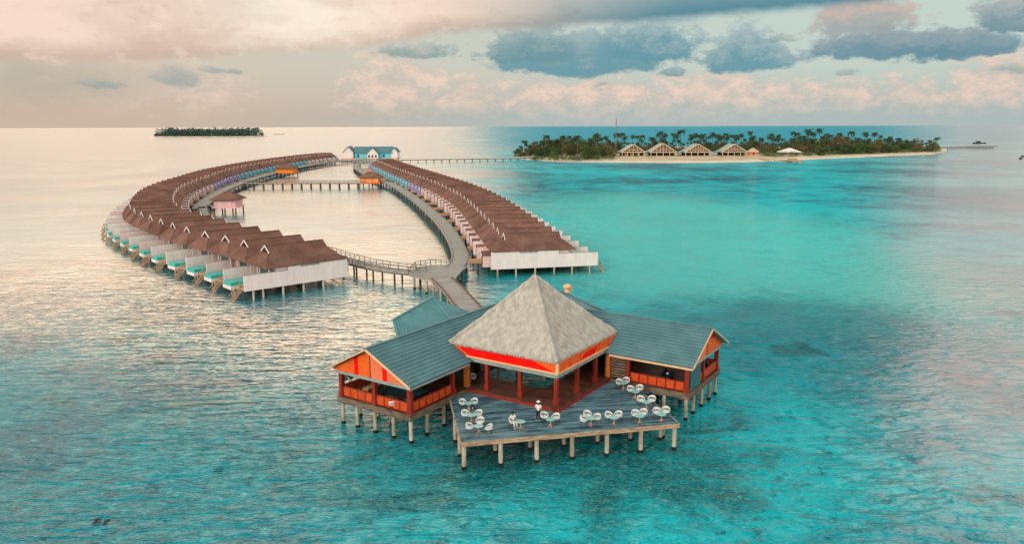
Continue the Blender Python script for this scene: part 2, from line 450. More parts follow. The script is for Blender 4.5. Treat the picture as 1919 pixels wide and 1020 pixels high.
def wing(right):
    T = swapped(LT, right)
    side = 'right' if right else 'left'
    x0 = -8.6; y0, y1 = 9.4, 18.0; ym = 13.85; zp = 8.0; ze = 5.42; ya, yb = 8.85, 18.85; xe = 12.0
    P_ = lambda mb, name, m, par=rest, **k: (lambda o: (fix_normals(o), o)[1])(mb.build(name, m, par, **k))
    P_(MB(T).box(x0, -.7, y0, y1, 2.3, 2.66), 'wing_floor', M['floor_brown'])
    mb = MB(T); mb.box(x0 - .12, x0, y0 - .12, y1 + .12, 2.14, 2.7); mb.box(x0, -.7, y0 - .12, y0, 2.14, 2.7); mb.box(x0, -.7, y1, y1 + .12, 2.14, 2.7)
    P_(mb, 'edge_beam', M['wood_grey'])
    # two slopes
    mb = MB(T); courses(mb, (x0 - .55, ya, ze), (xe, ya, ze), (x0 - .55, ym, zp), (xe, ym, zp), 13); rf = P_(mb, 'wing_roof', M['teal_roof'])
    mb = MB(T); courses(mb, (x0 - .55, yb, ze), (xe, yb, ze), (x0 - .55, ym, zp), (xe, ym, zp), 13); P_(mb, 'back_slope', M['teal_roof'], rf)
    mb = MB(T); mb.bar((x0 - .6, ym, zp + .04), (xe, ym, zp + .04), .3, .12); P_(mb, 'ridge_cap', M['teal_roof'], rf)
    mb = MB(T)
    mb.bar((x0 - .6, ya - .03, ze - .1), (x0 - .6, ym, zp - .08), .07, .2); mb.bar((x0 - .62, yb + .03, ze - .1), (x0 - .62, ym, zp - .08), .07, .13)
    P_(mb, 'bargeboard', M['cream'])
    mb = MB(T); mb.box(x0 - .5, -.75, ya + .0, ya + .07, ze - .3, ze - .12); P_(mb, 'eave_board', M['cream'] if right else M['grey_trim'])
    # gable
    g0 = x0 - .06
    k = (zp - ze) / (ym - ya)
    def tri(pa, pb, z, xx, th=.1):
        top = lambda y: ze - .22 + k * (min(y - ya, yb - y))
        pts = [(pa, z), (pb, z), (pb, max(top(pb), z))] + ([(ym, top(ym))] if pa < ym < pb else []) + [(pa, max(top(pa), z))]
        n = len(pts); vs = [(xx, y, zz) for y, zz in pts] + [(xx + th, y, zz) for y, zz in pts]
        return vs, [tuple(range(n)), tuple(range(n, 2 * n))[::-1]] + [(i, (i + 1) % n, (i + 1) % n + n, i + n) for i in range(n)]
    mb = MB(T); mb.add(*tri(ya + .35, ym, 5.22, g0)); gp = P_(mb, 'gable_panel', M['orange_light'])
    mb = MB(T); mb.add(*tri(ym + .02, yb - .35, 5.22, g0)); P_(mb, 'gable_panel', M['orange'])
    if not right:
        for q in (11.9, 15.3):
            mb = MB(T); mb.add(*tri(q, q + .5, 5.23, g0 - .02, .02)); P_(mb, 'red_board', M['red'], gp)
    else:
        mb = MB(T); mb.add(*tri(12.6, 16.6, 6.62, g0 - .02, .02)); P_(mb, 'red_board', M['red'], gp)
    mb = MB(T); mb.add(*tri(ym - .03, ym + .05, 5.23, g0 - .03, .03)); P_(mb, 'gable_seam', M['dark_wood'], gp)
    mb = MB(T); mb.box(x0 - .02, x0 + .3, y0 - .1, y1 + .1, 4.92, 5.21); P_(mb, 'front_beam', M['grey_trim'])
    mb = MB(T); mb.box(x0 + .3, -.75, y0 - .05, y0 + .2, 5.0, 5.25); mb.box(x0 + .3, -.75, y1 - .2, y1 + .05, 5.0, 5.25); P_(mb, 'side_beam', M['dark_wood'])
    for y in (y0 + .2, ym - .15, y1 - .2): fix_normals(column(rest, x0 + .25, y, 2.66, 4.92, 'column', .38, T))
    for x in (-2.45,): fix_normals(column(rest, x, y0 + .2, 2.66, 5.0, 'column', .36, T))
    for x in (-4.3,): fix_normals(column(rest, x, y1 - .2, 2.66, 5.0, 'column', .36, T))
    # railings: top rail, posts and orange boards
    def rail(p, q, n, glassy=False, m='rail_orange'):
        p, q = Vector((*p, 0)), Vector((*q, 0)); d = (q - p)
        mb = MB(T); mb.bar(p + Vector((0, 0, 3.66)), q + Vector((0, 0, 3.66)), .12, .09); mb.bar(p + Vector((0, 0, 2.78)), q + Vector((0, 0, 2.78)), .08, .08)
        for i in range(n + 1): r = p + d * i / n; mb.bar(r + Vector((0, 0, 2.67)), r + Vector((0, 0, 3.62)), .08)
        ro = P_(mb, 'railing', M['column'])
        u = d.normalized()
        for i in range(n):
            a_ = p + d * i / n + u * .07; b_ = p + d * (i + 1) / n - u * .07
            mb = MB(T); mb.bar(a_ + Vector((0, 0, 3.22)), b_ + Vector((0, 0, 3.22)), .05, .76); P_(mb, 'rail_panel', M[m], ro)
    rail((x0 + .2, y0 + .45), (x0 + .2, ym - .4), 4); rail((x0 + .2, ym + .1), (x0 + .2, y1 - .45), 4)
    rail((x0 + .5, y0 + .18), (-2.7, y0 + .18), 6)
    rail((x0 + .5, y1 - .18), (-4.5, y1 - .18), 5); rail((-4.1, y1 - .18), (-.9, y1 - .18), 4)
    # back wall of the wing with framed windows
    mb = MB(T); mb.box(-.68, -.5, y0 + .3, y1, 2.66, 3.5); mb.box(-.68, -.5, y0 + .3, y1, 4.75, 5.3)
    for y in (y0 + .3, 11.3, 13.5, 15.7, y1 - .3): mb.box(-.68, -.5, y, y + .3, 3.5, 4.75)
    bw = P_(mb, 'rear_wall', M['dark_wood']); mb = MB(T); mb.box(-.6, -.56, y0 + .6, y1 - .3, 3.5, 4.75); P_(mb, 'window_pane', M['glass'], bw)
    mb = MB(T); mb.box(-.5, xe - .3, y1 - .2, y1, 2.3, 5.6); P_(mb, 'side_wall', M['dark_wood'])
    mb = MB(T); mb.box(-.62, xe - .3, 13.2, y1 - .2, 2.3, 2.7); P_(mb, 'service_floor', M['floor_brown'])
    mb = MB(T); mb.box(xe - .3, xe - .1, 13.0, y1, 2.3, 5.6); P_(mb, 'end_wall', M['dark_wood'])
    # horizontal screens beside the painted pillar
    mb = MB(T)
    for i in range(7): mb.box(-.18, -.12, 9.2, 10.6, 2.9 + i * .32, 3.1 + i * .32)
    P_(mb, 'slat_screen', M['wood_grey'])
    if right:   # slatted side screen seen left of the dining rail, and the dark glass wind-break at the end
        mb = MB(T)
        for i in range(8): mb.box(-2.2, -.75, y0 + .12, y0 + .2, 2.85 + i * .27, 3.03 + i * .27)
        mb.box(-.8, -.72, y0 + .1, y0 + .22, 2.7, 5.0); P_(mb, 'slat_screen', M['wood_grey'])
        mb = MB(T); mb.box(x0 - .03, x0 + .02, y0 + .4, y0 + 3.0, 2.75, 4.9); P_(mb, 'wind_screen', M['glass'])
    for y in (y0 + .2, 11.6, 13.8, 16, y1 - .2):
        pile(rest, x0 + .25, y, 2.15, .17, T=T)
    for x in (-6.2, -3.8, -1.4):
        for y in (y0 + .2, 13.8, y1 - .2): pile(rest, x, y, 2.3, .17, T=T)
    for x in (2.5, 6.5, 10.5): pile(rest, x, y1 - .3, 2.3, .17, T=T)
wing(False); wing(True)
for a in (1, 4.7, 8.4, 12):
    for b in (1, 4.7, 8.4, 12):
        if a in (1, 12) or b in (1, 12): pile(rest, a, b, 2.42, .17, T=LT, collar=False)

# rear annexes: left one hipped, right one running in line with the thatch
def annex(p1, p2, hipdrop, w, zr, ze, ribs, side):
    """ridge p1-p2 (local a,b), slopes w metres to each side"""
    p1, p2 = Vector((*p1, zr)), Vector((*p2, zr)); d = (p2 - p1).normalized(); n = Vector((d.y, -d.x, 0))
    if n.dot(Vector((-1, -1, 0))) < 0: n = -n
    dz = Vector((0, 0, zr - ze))
    f1, f2 = p1 + n * w - dz, p2 + n * w - dz + d * hipdrop; b1, b2 = p1 - n * w - dz, p2 - n * w - dz + d * hipdrop
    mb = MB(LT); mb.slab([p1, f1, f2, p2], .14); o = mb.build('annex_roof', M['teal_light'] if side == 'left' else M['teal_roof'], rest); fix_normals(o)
    mb = MB(LT); mb.slab([p1, p2, b2, b1], .14); q = mb.build('back_slope', M['teal_roof'], o); fix_normals(q)
    mb = MB(LT); mb.slab([p2, f2, b2], .14); q = mb.build('hip_end', M['teal_roof'], o); fix_normals(q)
    mb = MB(LT)
    for i in range(ribs):
        t = (i + .3) / ribs; mb.bar(p1.lerp(p2, t) + Vector((0, 0, .03)), f1.lerp(f2, t) + Vector((0, 0, .03)), .09, .07)
    if ribs: fix_normals(mb.build('rib', M['teal_roof'], o))
    mb = MB(LT); mb.bar(p1 + Vector((0, 0, .04)), p2 + Vector((0, 0, .04)), .25, .12); fix_normals(mb.build('ridge_cap', M['teal_roof'], o))
    mb = MB(LT)
    q1, q2 = p1 + n * (w - .6), p2 + n * (w - .6); q3, q4 = p2 - n * (w - .6), p1 - n * (w - .6)
    mb.poly([(p.x, p.y) for p in (q1 + d * .5, q2, q3, q4 + d * .5)], 2.3, ze + .25); fix_normals(mb.build('annex_wall', M['dark_wood'], rest))
    for p in (q1 + d * .8, q2, q3, q4 + d * .8): pile(rest, p.x, p.y, 2.3, .17, T=LT)
def L3(p): a, b = loc(p); return (a, b, p.z)
q1, q2, e1, e2, e3 = [L3(at(*p)) for p in ((735, 600, 7.0), (810, 557, 7.0), (754, 664, 4.9), (842, 598, 5.3), (893, 589, 5.9))]
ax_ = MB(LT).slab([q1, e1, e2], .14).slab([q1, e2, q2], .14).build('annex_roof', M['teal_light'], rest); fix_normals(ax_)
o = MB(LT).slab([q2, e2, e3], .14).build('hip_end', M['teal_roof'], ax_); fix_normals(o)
mb = MB(LT)
for i in range(19):
    k = (i + .3) / 19; a_, b_ = Vector(q1).lerp(Vector(q2), k), Vector(e1).lerp(Vector(e2), k); mb.bar(a_ + Vector((0, 0, .05)), b_ + Vector((0, 0, .05)), .1, .09)
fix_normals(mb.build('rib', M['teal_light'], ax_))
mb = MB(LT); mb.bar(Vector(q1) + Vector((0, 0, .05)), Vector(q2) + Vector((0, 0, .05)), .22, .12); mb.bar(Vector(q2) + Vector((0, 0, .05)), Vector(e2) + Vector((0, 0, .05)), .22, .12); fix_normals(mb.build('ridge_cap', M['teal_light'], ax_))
c_ = (Vector(q1) + Vector(q2) + Vector(e1) + Vector(e3)) / 4
wp = [Vector(p).lerp(c_, .12) for p in (q1, e1, e2, e3, q2)]
fix_normals(MB(LT).poly([(p.x, p.y) for p in wp], 2.3, 5.0).build('annex_wall', M['dark_wood'], rest))
for p in wp: pile(rest, p.x, p.y, 2.3, .17, T=LT)
r1 = loc(at(1132, 584, 7.2)); r2 = loc(at(1052, 547, 7.2))
annex(r1, r2, 3.0, 4.6, 7.2, 5.0, 0, 'right')
# small ventilator on the right annex ridge
vp = at(1063, 548, 7.3)
vt = MB(Matrix.Translation((vp.x, vp.y, 7.05)))
vt.tube([(0, 0, 0), (0, 0, .7)], [.36, .34], 12); vt.ball((0, 0, .9), (.5, .5, .36), 14, 8)
vo = vt.build('roof_ventilator', M['cream'], rest, smooth=True)
MB(Matrix.Translation((vp.x, vp.y, 7.05))).box(.02, .42, -.5, -.25, .66, .88).build('vent_opening', M['orange'], vo)

# ------------------------------------------------------------------ terrace deck
deck = thing('terrace_deck', 'blue-grey plank dining terrace on white posts in front of the thatched pavilion', 'terrace')
DP = [(-.68, -.68), (-.68, 9.28), (-3.2, 9.28), (-10.3, 2.65), (2.75, -10.3), (9.28, -3.2), (9.28, -.68)]
o = MB(LT).poly(DP[::-1], 2.3, 2.45).build('deck_boards', M['deck_blue'], deck); fix_normals(o)
mb = MB(LT)
for i, (z, h, off) in enumerate(((2.36, .16, .0), (2.17, .18, -.02))):
    for j in (2, 3, 4):
        p, q = Vector((*DP[j], z)), Vector((*DP[j + 1], z)); d = (q - p).normalized(); n = Vector((d.y, -d.x, 0))
        cen = Vector((1, 1, 0)); n = n if n.dot(p - cen) > 0 else -n
        mb.bar(p + n * (.05 + off) , q + n * (.05 + off) , .09, h)
fix_normals(mb.build('deck_edge', M['fascia'], deck))
mb = MB(LT)   # underside joists
for k in range(8):
    t = k / 7; p = Vector((-9.6, 2.7, 2.2)).lerp(Vector((2.7, -9.5, 2.2)), t); mb.bar(p, p + Vector((5.8, 5.8, 0)), .12, .2)
fix_normals(mb.build('joists', M['wood_grey'], deck))
for row, inset in ((0, .35), (1, 2.7), (2, 5.6)):
    for k in range(7):
        t = (k + .02) / 6.04
        p = Vector((-10.1, 2.6, 0)).lerp(Vector((2.7, -10.1, 0)), t) + Vector((inset * .707, inset * .707, 0)) * (1 if row else .6)
        if -.7 < p.x and -.7 < p.y: continue
        pile(deck, p.x, p.y, 2.1, .18, T=LT)
for k in range(1, 5):
    p = Vector((-9.9, 2.6, 0)).lerp(Vector((-3.1, 9.0, 0)), k / 4.3); pile(deck, p.x + .2, p.y - .1, 2.1, .17, T=LT)
    p = Vector((2.7, -9.9, 0)).lerp(Vector((9.1, -3.2, 0)), k / 4.3); pile(deck, p.x - .1, p.y + .2, 2.1, .17, T=LT)

# ------------------------------------------------------------------ shell chairs and tables
def shell_chair():
    t = thing('shell_chair', 'x', 'chair')
    mb = MB(); n = 14; vs = []; fs = []
    # bowl-shaped seat shell with a high wrap-round back; opening faces +y
    rings = [(.06, .40), (.22, .405), (.29, .43), (.31, .47), (.33, .60), (.33, .72), (.31, .80)]
    for i, (r, z) in enumerate(rings):
        for k in range(n + 1):
            w = math.pi * (.12 + .76 * k / n) * 1.0 + math.pi      # back half
            spread = 1.0
            w = -math.pi / 2 + (k / n - .5) * math.pi * (2.0 if i < 2 else 1.55 - .1 * max(0, i - 3))
            zz = z - (0 if i < 3 else .22 * (abs(k / n - .5) * 2) ** 2 * (i - 2) / 4)
            vs.append((r * math.cos(w) * 1.02, r * math.sin(w) + .03, zz))
    for i in range(len(rings) - 1):
        if i == 3: continue
        for k in range(n): a = i * (n + 1) + k; fs.append((a, a + 1, a + n + 2, a + n + 1))
    mb.add(vs, fs)
    o = mb.build('shell', M['chair_white'], t, smooth=True); s = o.modifiers.new('thick', 'SOLIDIFY'); s.thickness = .035
    mb = MB(); mb.tube([(0, .02, .41), (0, .02, .47)], [.30, .28], 16); mb.build('seat_cushion', M['chair_white'], t, smooth=False, bevel=.015)
    for w in (-2.4, -1.57, -.74): mb = MB(); mb.tube([(.3 * math.cos(w), .3 * math.sin(w) + .03, .42), (.33 * math.cos(w), .33 * math.sin(w) + .03, .66)], .018, 6); mb.build('back_strut', M['chair_white'], t)
    for sx in (-1, 1):
        for sy in (-1, 1):
            mb = MB(); mb.tube([(sx * .12, sy * .12 + .02, .4), (sx * .25, sy * .25 + .02, 0)], [.024, .016], 6); mb.build('leg', M['dark_wood'], t)
    return t
def cafe_table():
    t = thing('cafe_table', 'x', 'table')
    MB().tube([(0, 0, .71), (0, 0, .74)], .40, 22).build('table_top', M['table_teal'], t, bevel=.008)
    mb = MB(); mb.tube([(0, 0, .1), (0, 0, .71)], [.05, .035], 8); mb.build('pedestal', M['wood_tan'], t)
    for k in range(3):
        w = k * 2.094; MB().tube([(0, 0, .28), (.28 * math.cos(w), .28 * math.sin(w), .02)], [.035, .025], 6).build('leg', M['wood_tan'], t)
    return t
CH = shell_chair(); TB = cafe_table(); index(CH); index(TB)
used = {'c': False, 't': False}
DZ = 2.45
def place(kind, px, py, face, label, z=DZ, h=.5, group=None):
    p = at(px, py, z + h); p.z = z
    src = CH if kind == 'c' else TB
    group = group or ('white shell chairs on the terrace' if kind == 'c' else 'pale round tables on the terrace')
    if not used[kind]:
        used[kind] = True; src.location = p; src.rotation_euler = (0, 0, face); tag(src, label, None, group); return src
    o = copy_thing(src, p, face, label, group); o.scale = (1.08,) * 3 if kind == 'c' else (1, 1, 1); return o
def face_to(px, py, tx, ty):     # rotation so that +y faces the table
    a, b = at(px, py, DZ + .5), at(tx, ty, DZ + .7); d = b - a
    return math.atan2(d.y, d.x) - math.pi / 2
GR = [   # table pixel, chairs, phrase
    ((878, 756), [((866, 755), 'left'), ((888, 755), 'right')], 'at the innermost table near the left wing'),
    ((883, 778), [((871, 777), 'left'), ((896, 777), 'right')], 'at the middle table along the left deck edge'),
    ((896, 799), [((879, 801), 'left'), ((899, 791), 'far'), ((915, 803), 'right')], 'at the table nearest the front left deck corner'),
    ((975, 791), [((960, 790), 'left')], 'under the seated person with dark hair'),
    ((1031, 787), [((1019, 781), 'left'), ((1041, 784), 'right')], 'beside the standing person in white'),
    ((1107, 785), [((1093, 788), 'near left'), ((1100, 779), 'far left'), ((1118, 785), 'right')], 'at the front table right of the pavilion corner'),
    ((1150, 784), [((1140, 781), 'left'), ((1158, 780), 'right')], 'at the middle front-row table'),
    ((1198, 781), [((1190, 778), 'left'), ((1205, 776), 'right')], 'at the front table second from the right corner'),
    ((1239, 778), [((1230, 774), 'left'), ((1247, 772), 'right')], 'at the table nearest the front right deck corner'),
    ((1211, 755), [((1200, 751), 'left'), ((1221, 751), 'right')], 'at the table by the right deck edge'),
    ((1190, 735), [((1181, 732), 'left'), ((1198, 730), 'right')], 'at the table below the right wing railing'),
    ((1168, 719), [((1160, 719), 'left'), ((1173, 716), 'right')], 'at the table in the inner right deck corner'),
]
for (tp, chs, ph) in GR:
    tl = ph.replace('at the ', '', 1) if ph.startswith('at the') else ph
    place('t', tp[0], tp[1], random.uniform(0, 2), 'pale round table, ' + ('the ' + tl if ph.startswith('at the') else 'one ' + tl.replace('under', 'beside')), h=.72)
    for (cp_, wh) in chs:
        f = face_to(*cp_, *tp) + random.uniform(-.3, .3)
        if ph.startswith('under'): lab = 'white shell chair under the seated person with dark hair'
        else: lab = 'white shell chair, ' + ('the %s one ' % wh if wh != 'far' else 'the one behind, ') + ph
        place('c', cp_[0], cp_[1], f, lab)
place('c', 885, 708, R(200), 'lone white shell chair inside the pavilion beside the left painted pillar', z=2.8, group=None)
# small lantern on the deck
lp = at(885, 768, DZ); ln = thing('lantern', 'small dark lantern standing between two table groups by left deck edge', 'lantern', lp)
mb = MB(); mb.box(-.1, .1, -.1, .1, 0, .03); mb.box(-.11, .11, -.11, .11, .3, .34)
for sx in (-.09, .09):
    for sy in (-.09, .09): mb.bar((sx, sy, .03), (sx, sy, .3), .02)
mb.build('cage', M['dark'], ln); MB().tube([(0, 0, .03), (0, 0, .2)], .05, 10).build('candle', M['chair_white'], ln)

# ------------------------------------------------------------------ people
def skinned(name, m, parent, V_, E_, Rr, sub=2):
    me = bpy.data.meshes.new(name); me.from_pydata(V_, E_, []); me.update(); me.materials.append(m)
    o = bpy.data.objects.new(name, me); COL.objects.link(o); o.parent = parent
    o.modifiers.new('skin', 'SKIN').use_smooth_shade = True
    sk = me.skin_vertices[0].data if me.skin_vertices else None
    if sk:
        for i, r in enumerate(Rr): sk[i].radius = (r, r) if not hasattr(r, '__len__') else r
        sk[0].use_root = True
    s = o.modifiers.new('sub', 'SUBSURF'); s.levels = sub; s.render_levels = sub
    return o
def chains(cs):
    """list of chains [(point, radius), ...]; equal points are shared"""
    V_, E_, Rr, ix = [], [], [], {}
    for ch in cs:
        prev = None
        for p, r in ch:
            k = tuple(round(c, 3) for c in p)
            if k not in ix: ix[k] = len(V_); V_.append(p); Rr.append(r)
            if prev is not None and prev != ix[k]: E_.append((prev, ix[k]))
            prev = ix[k]
    return V_, E_, Rr
def add_skin_layer(o): pass
def make_person(label, loc_, rz, pose, hat=False):
    t = thing('person', label, 'person', loc_, rz)
    st = pose == 'stand'
    hipz = .92 if st else .50
    pel = (0, 0, hipz); che = (0, .02, hipz + .36); nk = (0, .01, hipz + .54); hd = (0, .02, hipz + .60)
    kn = [(s * .11, .03 if st else .42, .48 if st else .48) for s in (-1, 1)]
    an = [(s * .13 + (0.03 if st else 0), -.03 if st else .44, .09) for s in (-1, 1)]
    sh = [(s * .19, .0, hipz + .48) for s in (-1, 1)]
    if st: el = [(-.27, .02, hipz + .2), (.27, .04, hipz + .2)]; ha = [(-.24, .16, hipz + .02), (.22, .24, hipz + .14)]
    else: el = [(-.26, .1, hipz + .22), (.26, .12, hipz + .22)]; ha = [(-.14, .34, hipz + .2), (.15, .36, hipz + .24)]
    cs = [[(pel, .14), ((0, .01, hipz + .18), .12), (che, .135), (nk, .055), (hd, .05), ((0, .025, hipz + .70), .085), ((0, .02, hipz + .78), .075)]]
    for i, s in enumerate((-1, 1)):
        hp = (s * .1, .0, hipz - .03)
        cs.append([(pel, .14), (hp, .095), (kn[i], .06), (an[i], .04), ((an[i][0], an[i][1] + .13, .035), .032)])
        cs.append([(che, .135), (sh[i], .06), (el[i], .042), (ha[i], .028)])
        d = (Vector(ha[i]) - Vector(el[i])).normalized(); pal = Vector(ha[i]) + d * .06
        cs.append([(ha[i], .028), (tuple(pal), .03)])
    V_, E_, Rr = chains(cs)
    body = skinned('body', M['skin'], t, V_, E_, Rr)
    for i, s in enumerate((-1, 1)):     # five fingers a hand, rooted in the palm
        d = (Vector(ha[i]) - Vector(el[i])).normalized(); side = d.cross(Vector((0, 0, 1))).normalized(); dn = side.cross(d)
        fc = []
        for f, (o_, L) in enumerate(((-.03, .07), (-.011, .085), (.009, .08), (.028, .062))):
            b = Vector(ha[i]) + d * .08 + side * o_; m1 = b + d * L * .5 - dn * .005 * (f + 1); e = m1 + d * L * .4 - dn * .02
            fc.append([(tuple(b - d * .03), .010), (tuple(m1), .009), (tuple(e), .007)])
        b = Vector(ha[i]) + d * .04 - side * .03 * s; fc.append([(tuple(b), .011), (tuple(b + d * .03 - side * .025 * s), .010), (tuple(b + d * .065 - side * .03 * s), .008)])
        for ch in fc:
            mb = MB(); mb.tube([c[0] for c in ch], [c[1] for c in ch], 6); fo = mb.build('finger', M['skin'], body, smooth=True)
    # face
    hz = hipz + .72
    mb = MB(); mb.ball((0, .115, hz - .01), (.014, .022, .026), 8, 6); mb.build('nose', M['skin'], body, smooth=True)
    for s in (-1, 1):
        MB().ball((s * .034, .098, hz + .02), .012, 8, 6).build('eye', M['hair'], body); MB().ball((s * .093, .02, hz), (.012, .022, .032), 8, 6).build('ear', M['skin'], body)
    MB().ball((0, .102, hz - .045), (.024, .01, .007), 8, 5).build('mouth', M['red'], body)
    hb = MB(); hb.ball((0, -.005, hz + .035), (.108, .115, .105), 14, 10); hb.build('hair', M['hair'], t, smooth=True)
    if hat:
        h = MB(); h.tube([(0, 0, hz + .07), (0, 0, hz + .08)], [.19, .19], 18); h.tube([(0, 0, hz + .08), (0, 0, hz + .19)], [.115, .09], 18); h.build('hat', M['shirt'], t)
    # clothes follow the body
    sc = [[((0, 0, hipz - .02), .165), ((0, .01, hipz + .18), .145), (che, .16), ((0, .01, hipz + .5), .07)]]
    for i in (0, 1): sc.append([(che, .16), (sh[i], .078), (tuple(Vector(sh[i]).lerp(Vector(el[i]), .8)), .06)])
    V_, E_, Rr = chains(sc); skinned('shirt', M['shirt'], t, V_, E_, Rr)
    tc = []
    for i, s in enumerate((-1, 1)):
        tc.append([((0, 0, hipz - .04), .15), ((s * .1, 0, hipz - .06), .11), (kn[i], .078), (tuple(Vector(kn[i]).lerp(Vector(an[i]), .85)), .06)])
    V_, E_, Rr = chains(tc); skinned('trousers', M['trousers'] if st else M['shirt'], t, V_, E_, Rr)
    for i in (0, 1):
        MB().ball((an[i][0], an[i][1] + .06, .045), (.05, .13, .045), 10, 6).build('shoe', M['shirt'], t, smooth=True)
    return t
p = at(1008, 790, DZ); make_person('person standing in white shirt, hat and dark trousers on the terrace', (p.x, p.y, DZ), R(160), 'stand', True)
ch = [o for o in bpy.data.objects if o.get('label', '') == 'white shell chair under the seated person with dark hair'][0]
a = ch.rotation_euler[2]
make_person('seated person with dark hair and white clothes on terrace chair', (ch.location.x, ch.location.y, DZ), a, 'sit')

# ------------------------------------------------------------------ furniture in the wings
def low(name, label, cat, a, b, z, rz): return thing(name, label, cat, tuple(wl(a, b, z)), TH + rz)
t = low('snooker_table', 'large dark table with sunken top inside the left wing', 'table', -6.0, 12.3, 2.66, 0)
mb = MB(); mb.box(-1.1, 1.1, -1.9, 1.9, .72, .86); mb.build('table_top', M['glass'], t)
mb = MB(); mb.box(-1.25, 1.25, -2.05, -1.9, .66, .92); mb.box(-1.25, 1.25, 1.9, 2.05, .66, .92); mb.box(-1.25, -1.1, -1.9, 1.9, .66, .92); mb.box(1.1, 1.25, -1.9, 1.9, .66, .92); mb.build('rim', M['dark'], t)
for sx in (-1, 1):
    for sy in (-1, 1): MB().box(sx - .1, sx + .1, sy * 1.7 - .1, sy * 1.7 + .1, 0, .72).build('leg', M['dark'], t)
t = low('slatted_bench', 'slatted wooden bench with cushion in the far left corner of the left wing', 'bench', -5.6, 16.4, 2.66, R(5))
mb = MB(); mb.box(-1.5, 1.5, -.35, .35, .3, .4); mb.build('seat', M['wood_grey'], t)
MB().box(-1.45, 1.45, -.3, .3, .4, .52).build('cushion', M['cushion'], t, bevel=.03)
mb = MB(); mb.box(-1.5, 1.5, -.42, -.36, .92, 1.0)
for i in range(15): mb.box(-1.45 + i * .2, -1.38 + i * .2, -.41, -.37, .4, .92)
mb.build('backrest', M['wood_tan'], t)
for sx in (-1.4, 1.4):
    for sy in (-.3, .3): MB().box(sx - .05, sx + .05, sy - .05, sy + .05, 0, .3).build('leg', M['wood_grey'], t)

def leafball(mb, c, r, n, size, rnd, flat=1.0):
    for k in range(n):
        d = Vector((rnd.gauss(0, 1), rnd.gauss(0, 1), rnd.gauss(0, 1))).normalized() * (rnd.random() ** .4)
        p = Vector(c) + Vector((d.x * r[0], d.y * r[1], d.z * r[2]))
        a = Vector((rnd.gauss(0, 1), rnd.gauss(0, 1), rnd.gauss(0, .6))).normalized(); b = a.cross(Vector((rnd.gauss(0, 1), rnd.gauss(0, 1), rnd.gauss(0, 1)))).normalized()
        s = size * rnd.uniform(.6, 1.3)
        mb.add([p - a * s, p - b * s * .5, p + a * s, p + b * s * .5], [(0, 1, 2, 3)])
def potplant(label, px, py):
    p = at(px, py, 2.66); t = thing('potted_plant', label, 'plant', (p.x, p.y, 2.66), 0, 'potted plants in the left wing')
    MB().tube([(0, 0, 0), (0, 0, .4)], [.16, .24], 12).build('pot', M['wood_tan'], t); MB().tube([(0, 0, .4), (0, 0, .9)], .03, 6).build('stem', M['trunk'], t)
    mb = MB(); leafball(mb, (0, 0, 1.0), (.35, .35, .4), 120, .12, random.Random(px)); mb.build('leaves', M['leaf'], t)
potplant('small potted plant behind the left wing bench', 658, 722); potplant('small potted plant nearest the left wing outer corner', 645, 727)
for (px, py, rz, lab) in ((735, 757, 20, 'white shell chair at the front rail of the left wing'), (765, 748, 80, 'white shell chair near the front right column of the left wing'),
                          (800, 740, 140, 'white shell chair behind the inner rail of the left wing')):
    place('c', px, py, R(rz), lab, z=2.66, group='white chairs in the wings')
t = low('lounge_sofa', 'dark wicker lounge sofa behind the orange railing of the right wing', 'sofa', 12.2, -5.4, 2.66, R(10))
MB().box(-1.1, 1.1, -.45, .45, .12, .42).build('base', M['dark'], t, bevel=.03); MB().box(-1.1, 1.1, .3, .5, .42, .85).build('backrest', M['dark'], t, bevel=.04)
for sx in (-1, 1): MB().box(sx * 1.1 - .1, sx * 1.1 + .1, -.45, .5, .1, .62).build('armrest', M['dark'], t, bevel=.03)
for sx in (-.5, .5): MB().box(sx - .48, sx + .48, -.42, .28, .42, .54).build('cushion', M['trousers'], t, bevel=.04)
MB().ball((.1, 0, .6), (.22, .16, .1), 10, 8).build('pillow', M['chair_white'], t, smooth=True)
for sx in (-1, 1):
    for sy in (-.38, .38): MB().box(sx - .04, sx + .04, sy - .04, sy + .04, 0, .13).build('leg', M['dark_wood'], t)
# round basket chair at the end of the right wing
t = low('basket_chair', 'round dark basket chair with pale cushion at the outer end of right wing', 'chair', 15.6, -7.5, 2.66, R(90))
mb = MB(); vs = []; fs = []
for i in range(9):
    a_ = math.pi * (.10 + .45 * i / 8)
    for k in range(20):
        w = 2 * math.pi * k / 20; vs.append((.75 * math.sin(a_) * math.cos(w), .75 * math.cos(a_) * -1 , .95 + .75 * math.sin(a_) * math.sin(w)))
for i in range(8):
    for k in range(20): k2 = (k + 1) % 20; fs.append((i * 20 + k, i * 20 + k2, (i + 1) * 20 + k2, (i + 1) * 20 + k))
mb.add(vs, fs); ob = mb.build('shell', M['dark'], t, smooth=True); sm = ob.modifiers.new('s', 'SOLIDIFY'); sm.thickness = .05
MB().ball((0, -.25, .6), (.5, .35, .18), 14, 8).build('cushion', M['cushion'], t, smooth=True)
MB().tube([(0, -.3, 0), (0, -.3, .35)], [.4, .2], 14).build('base', M['dark'], t)
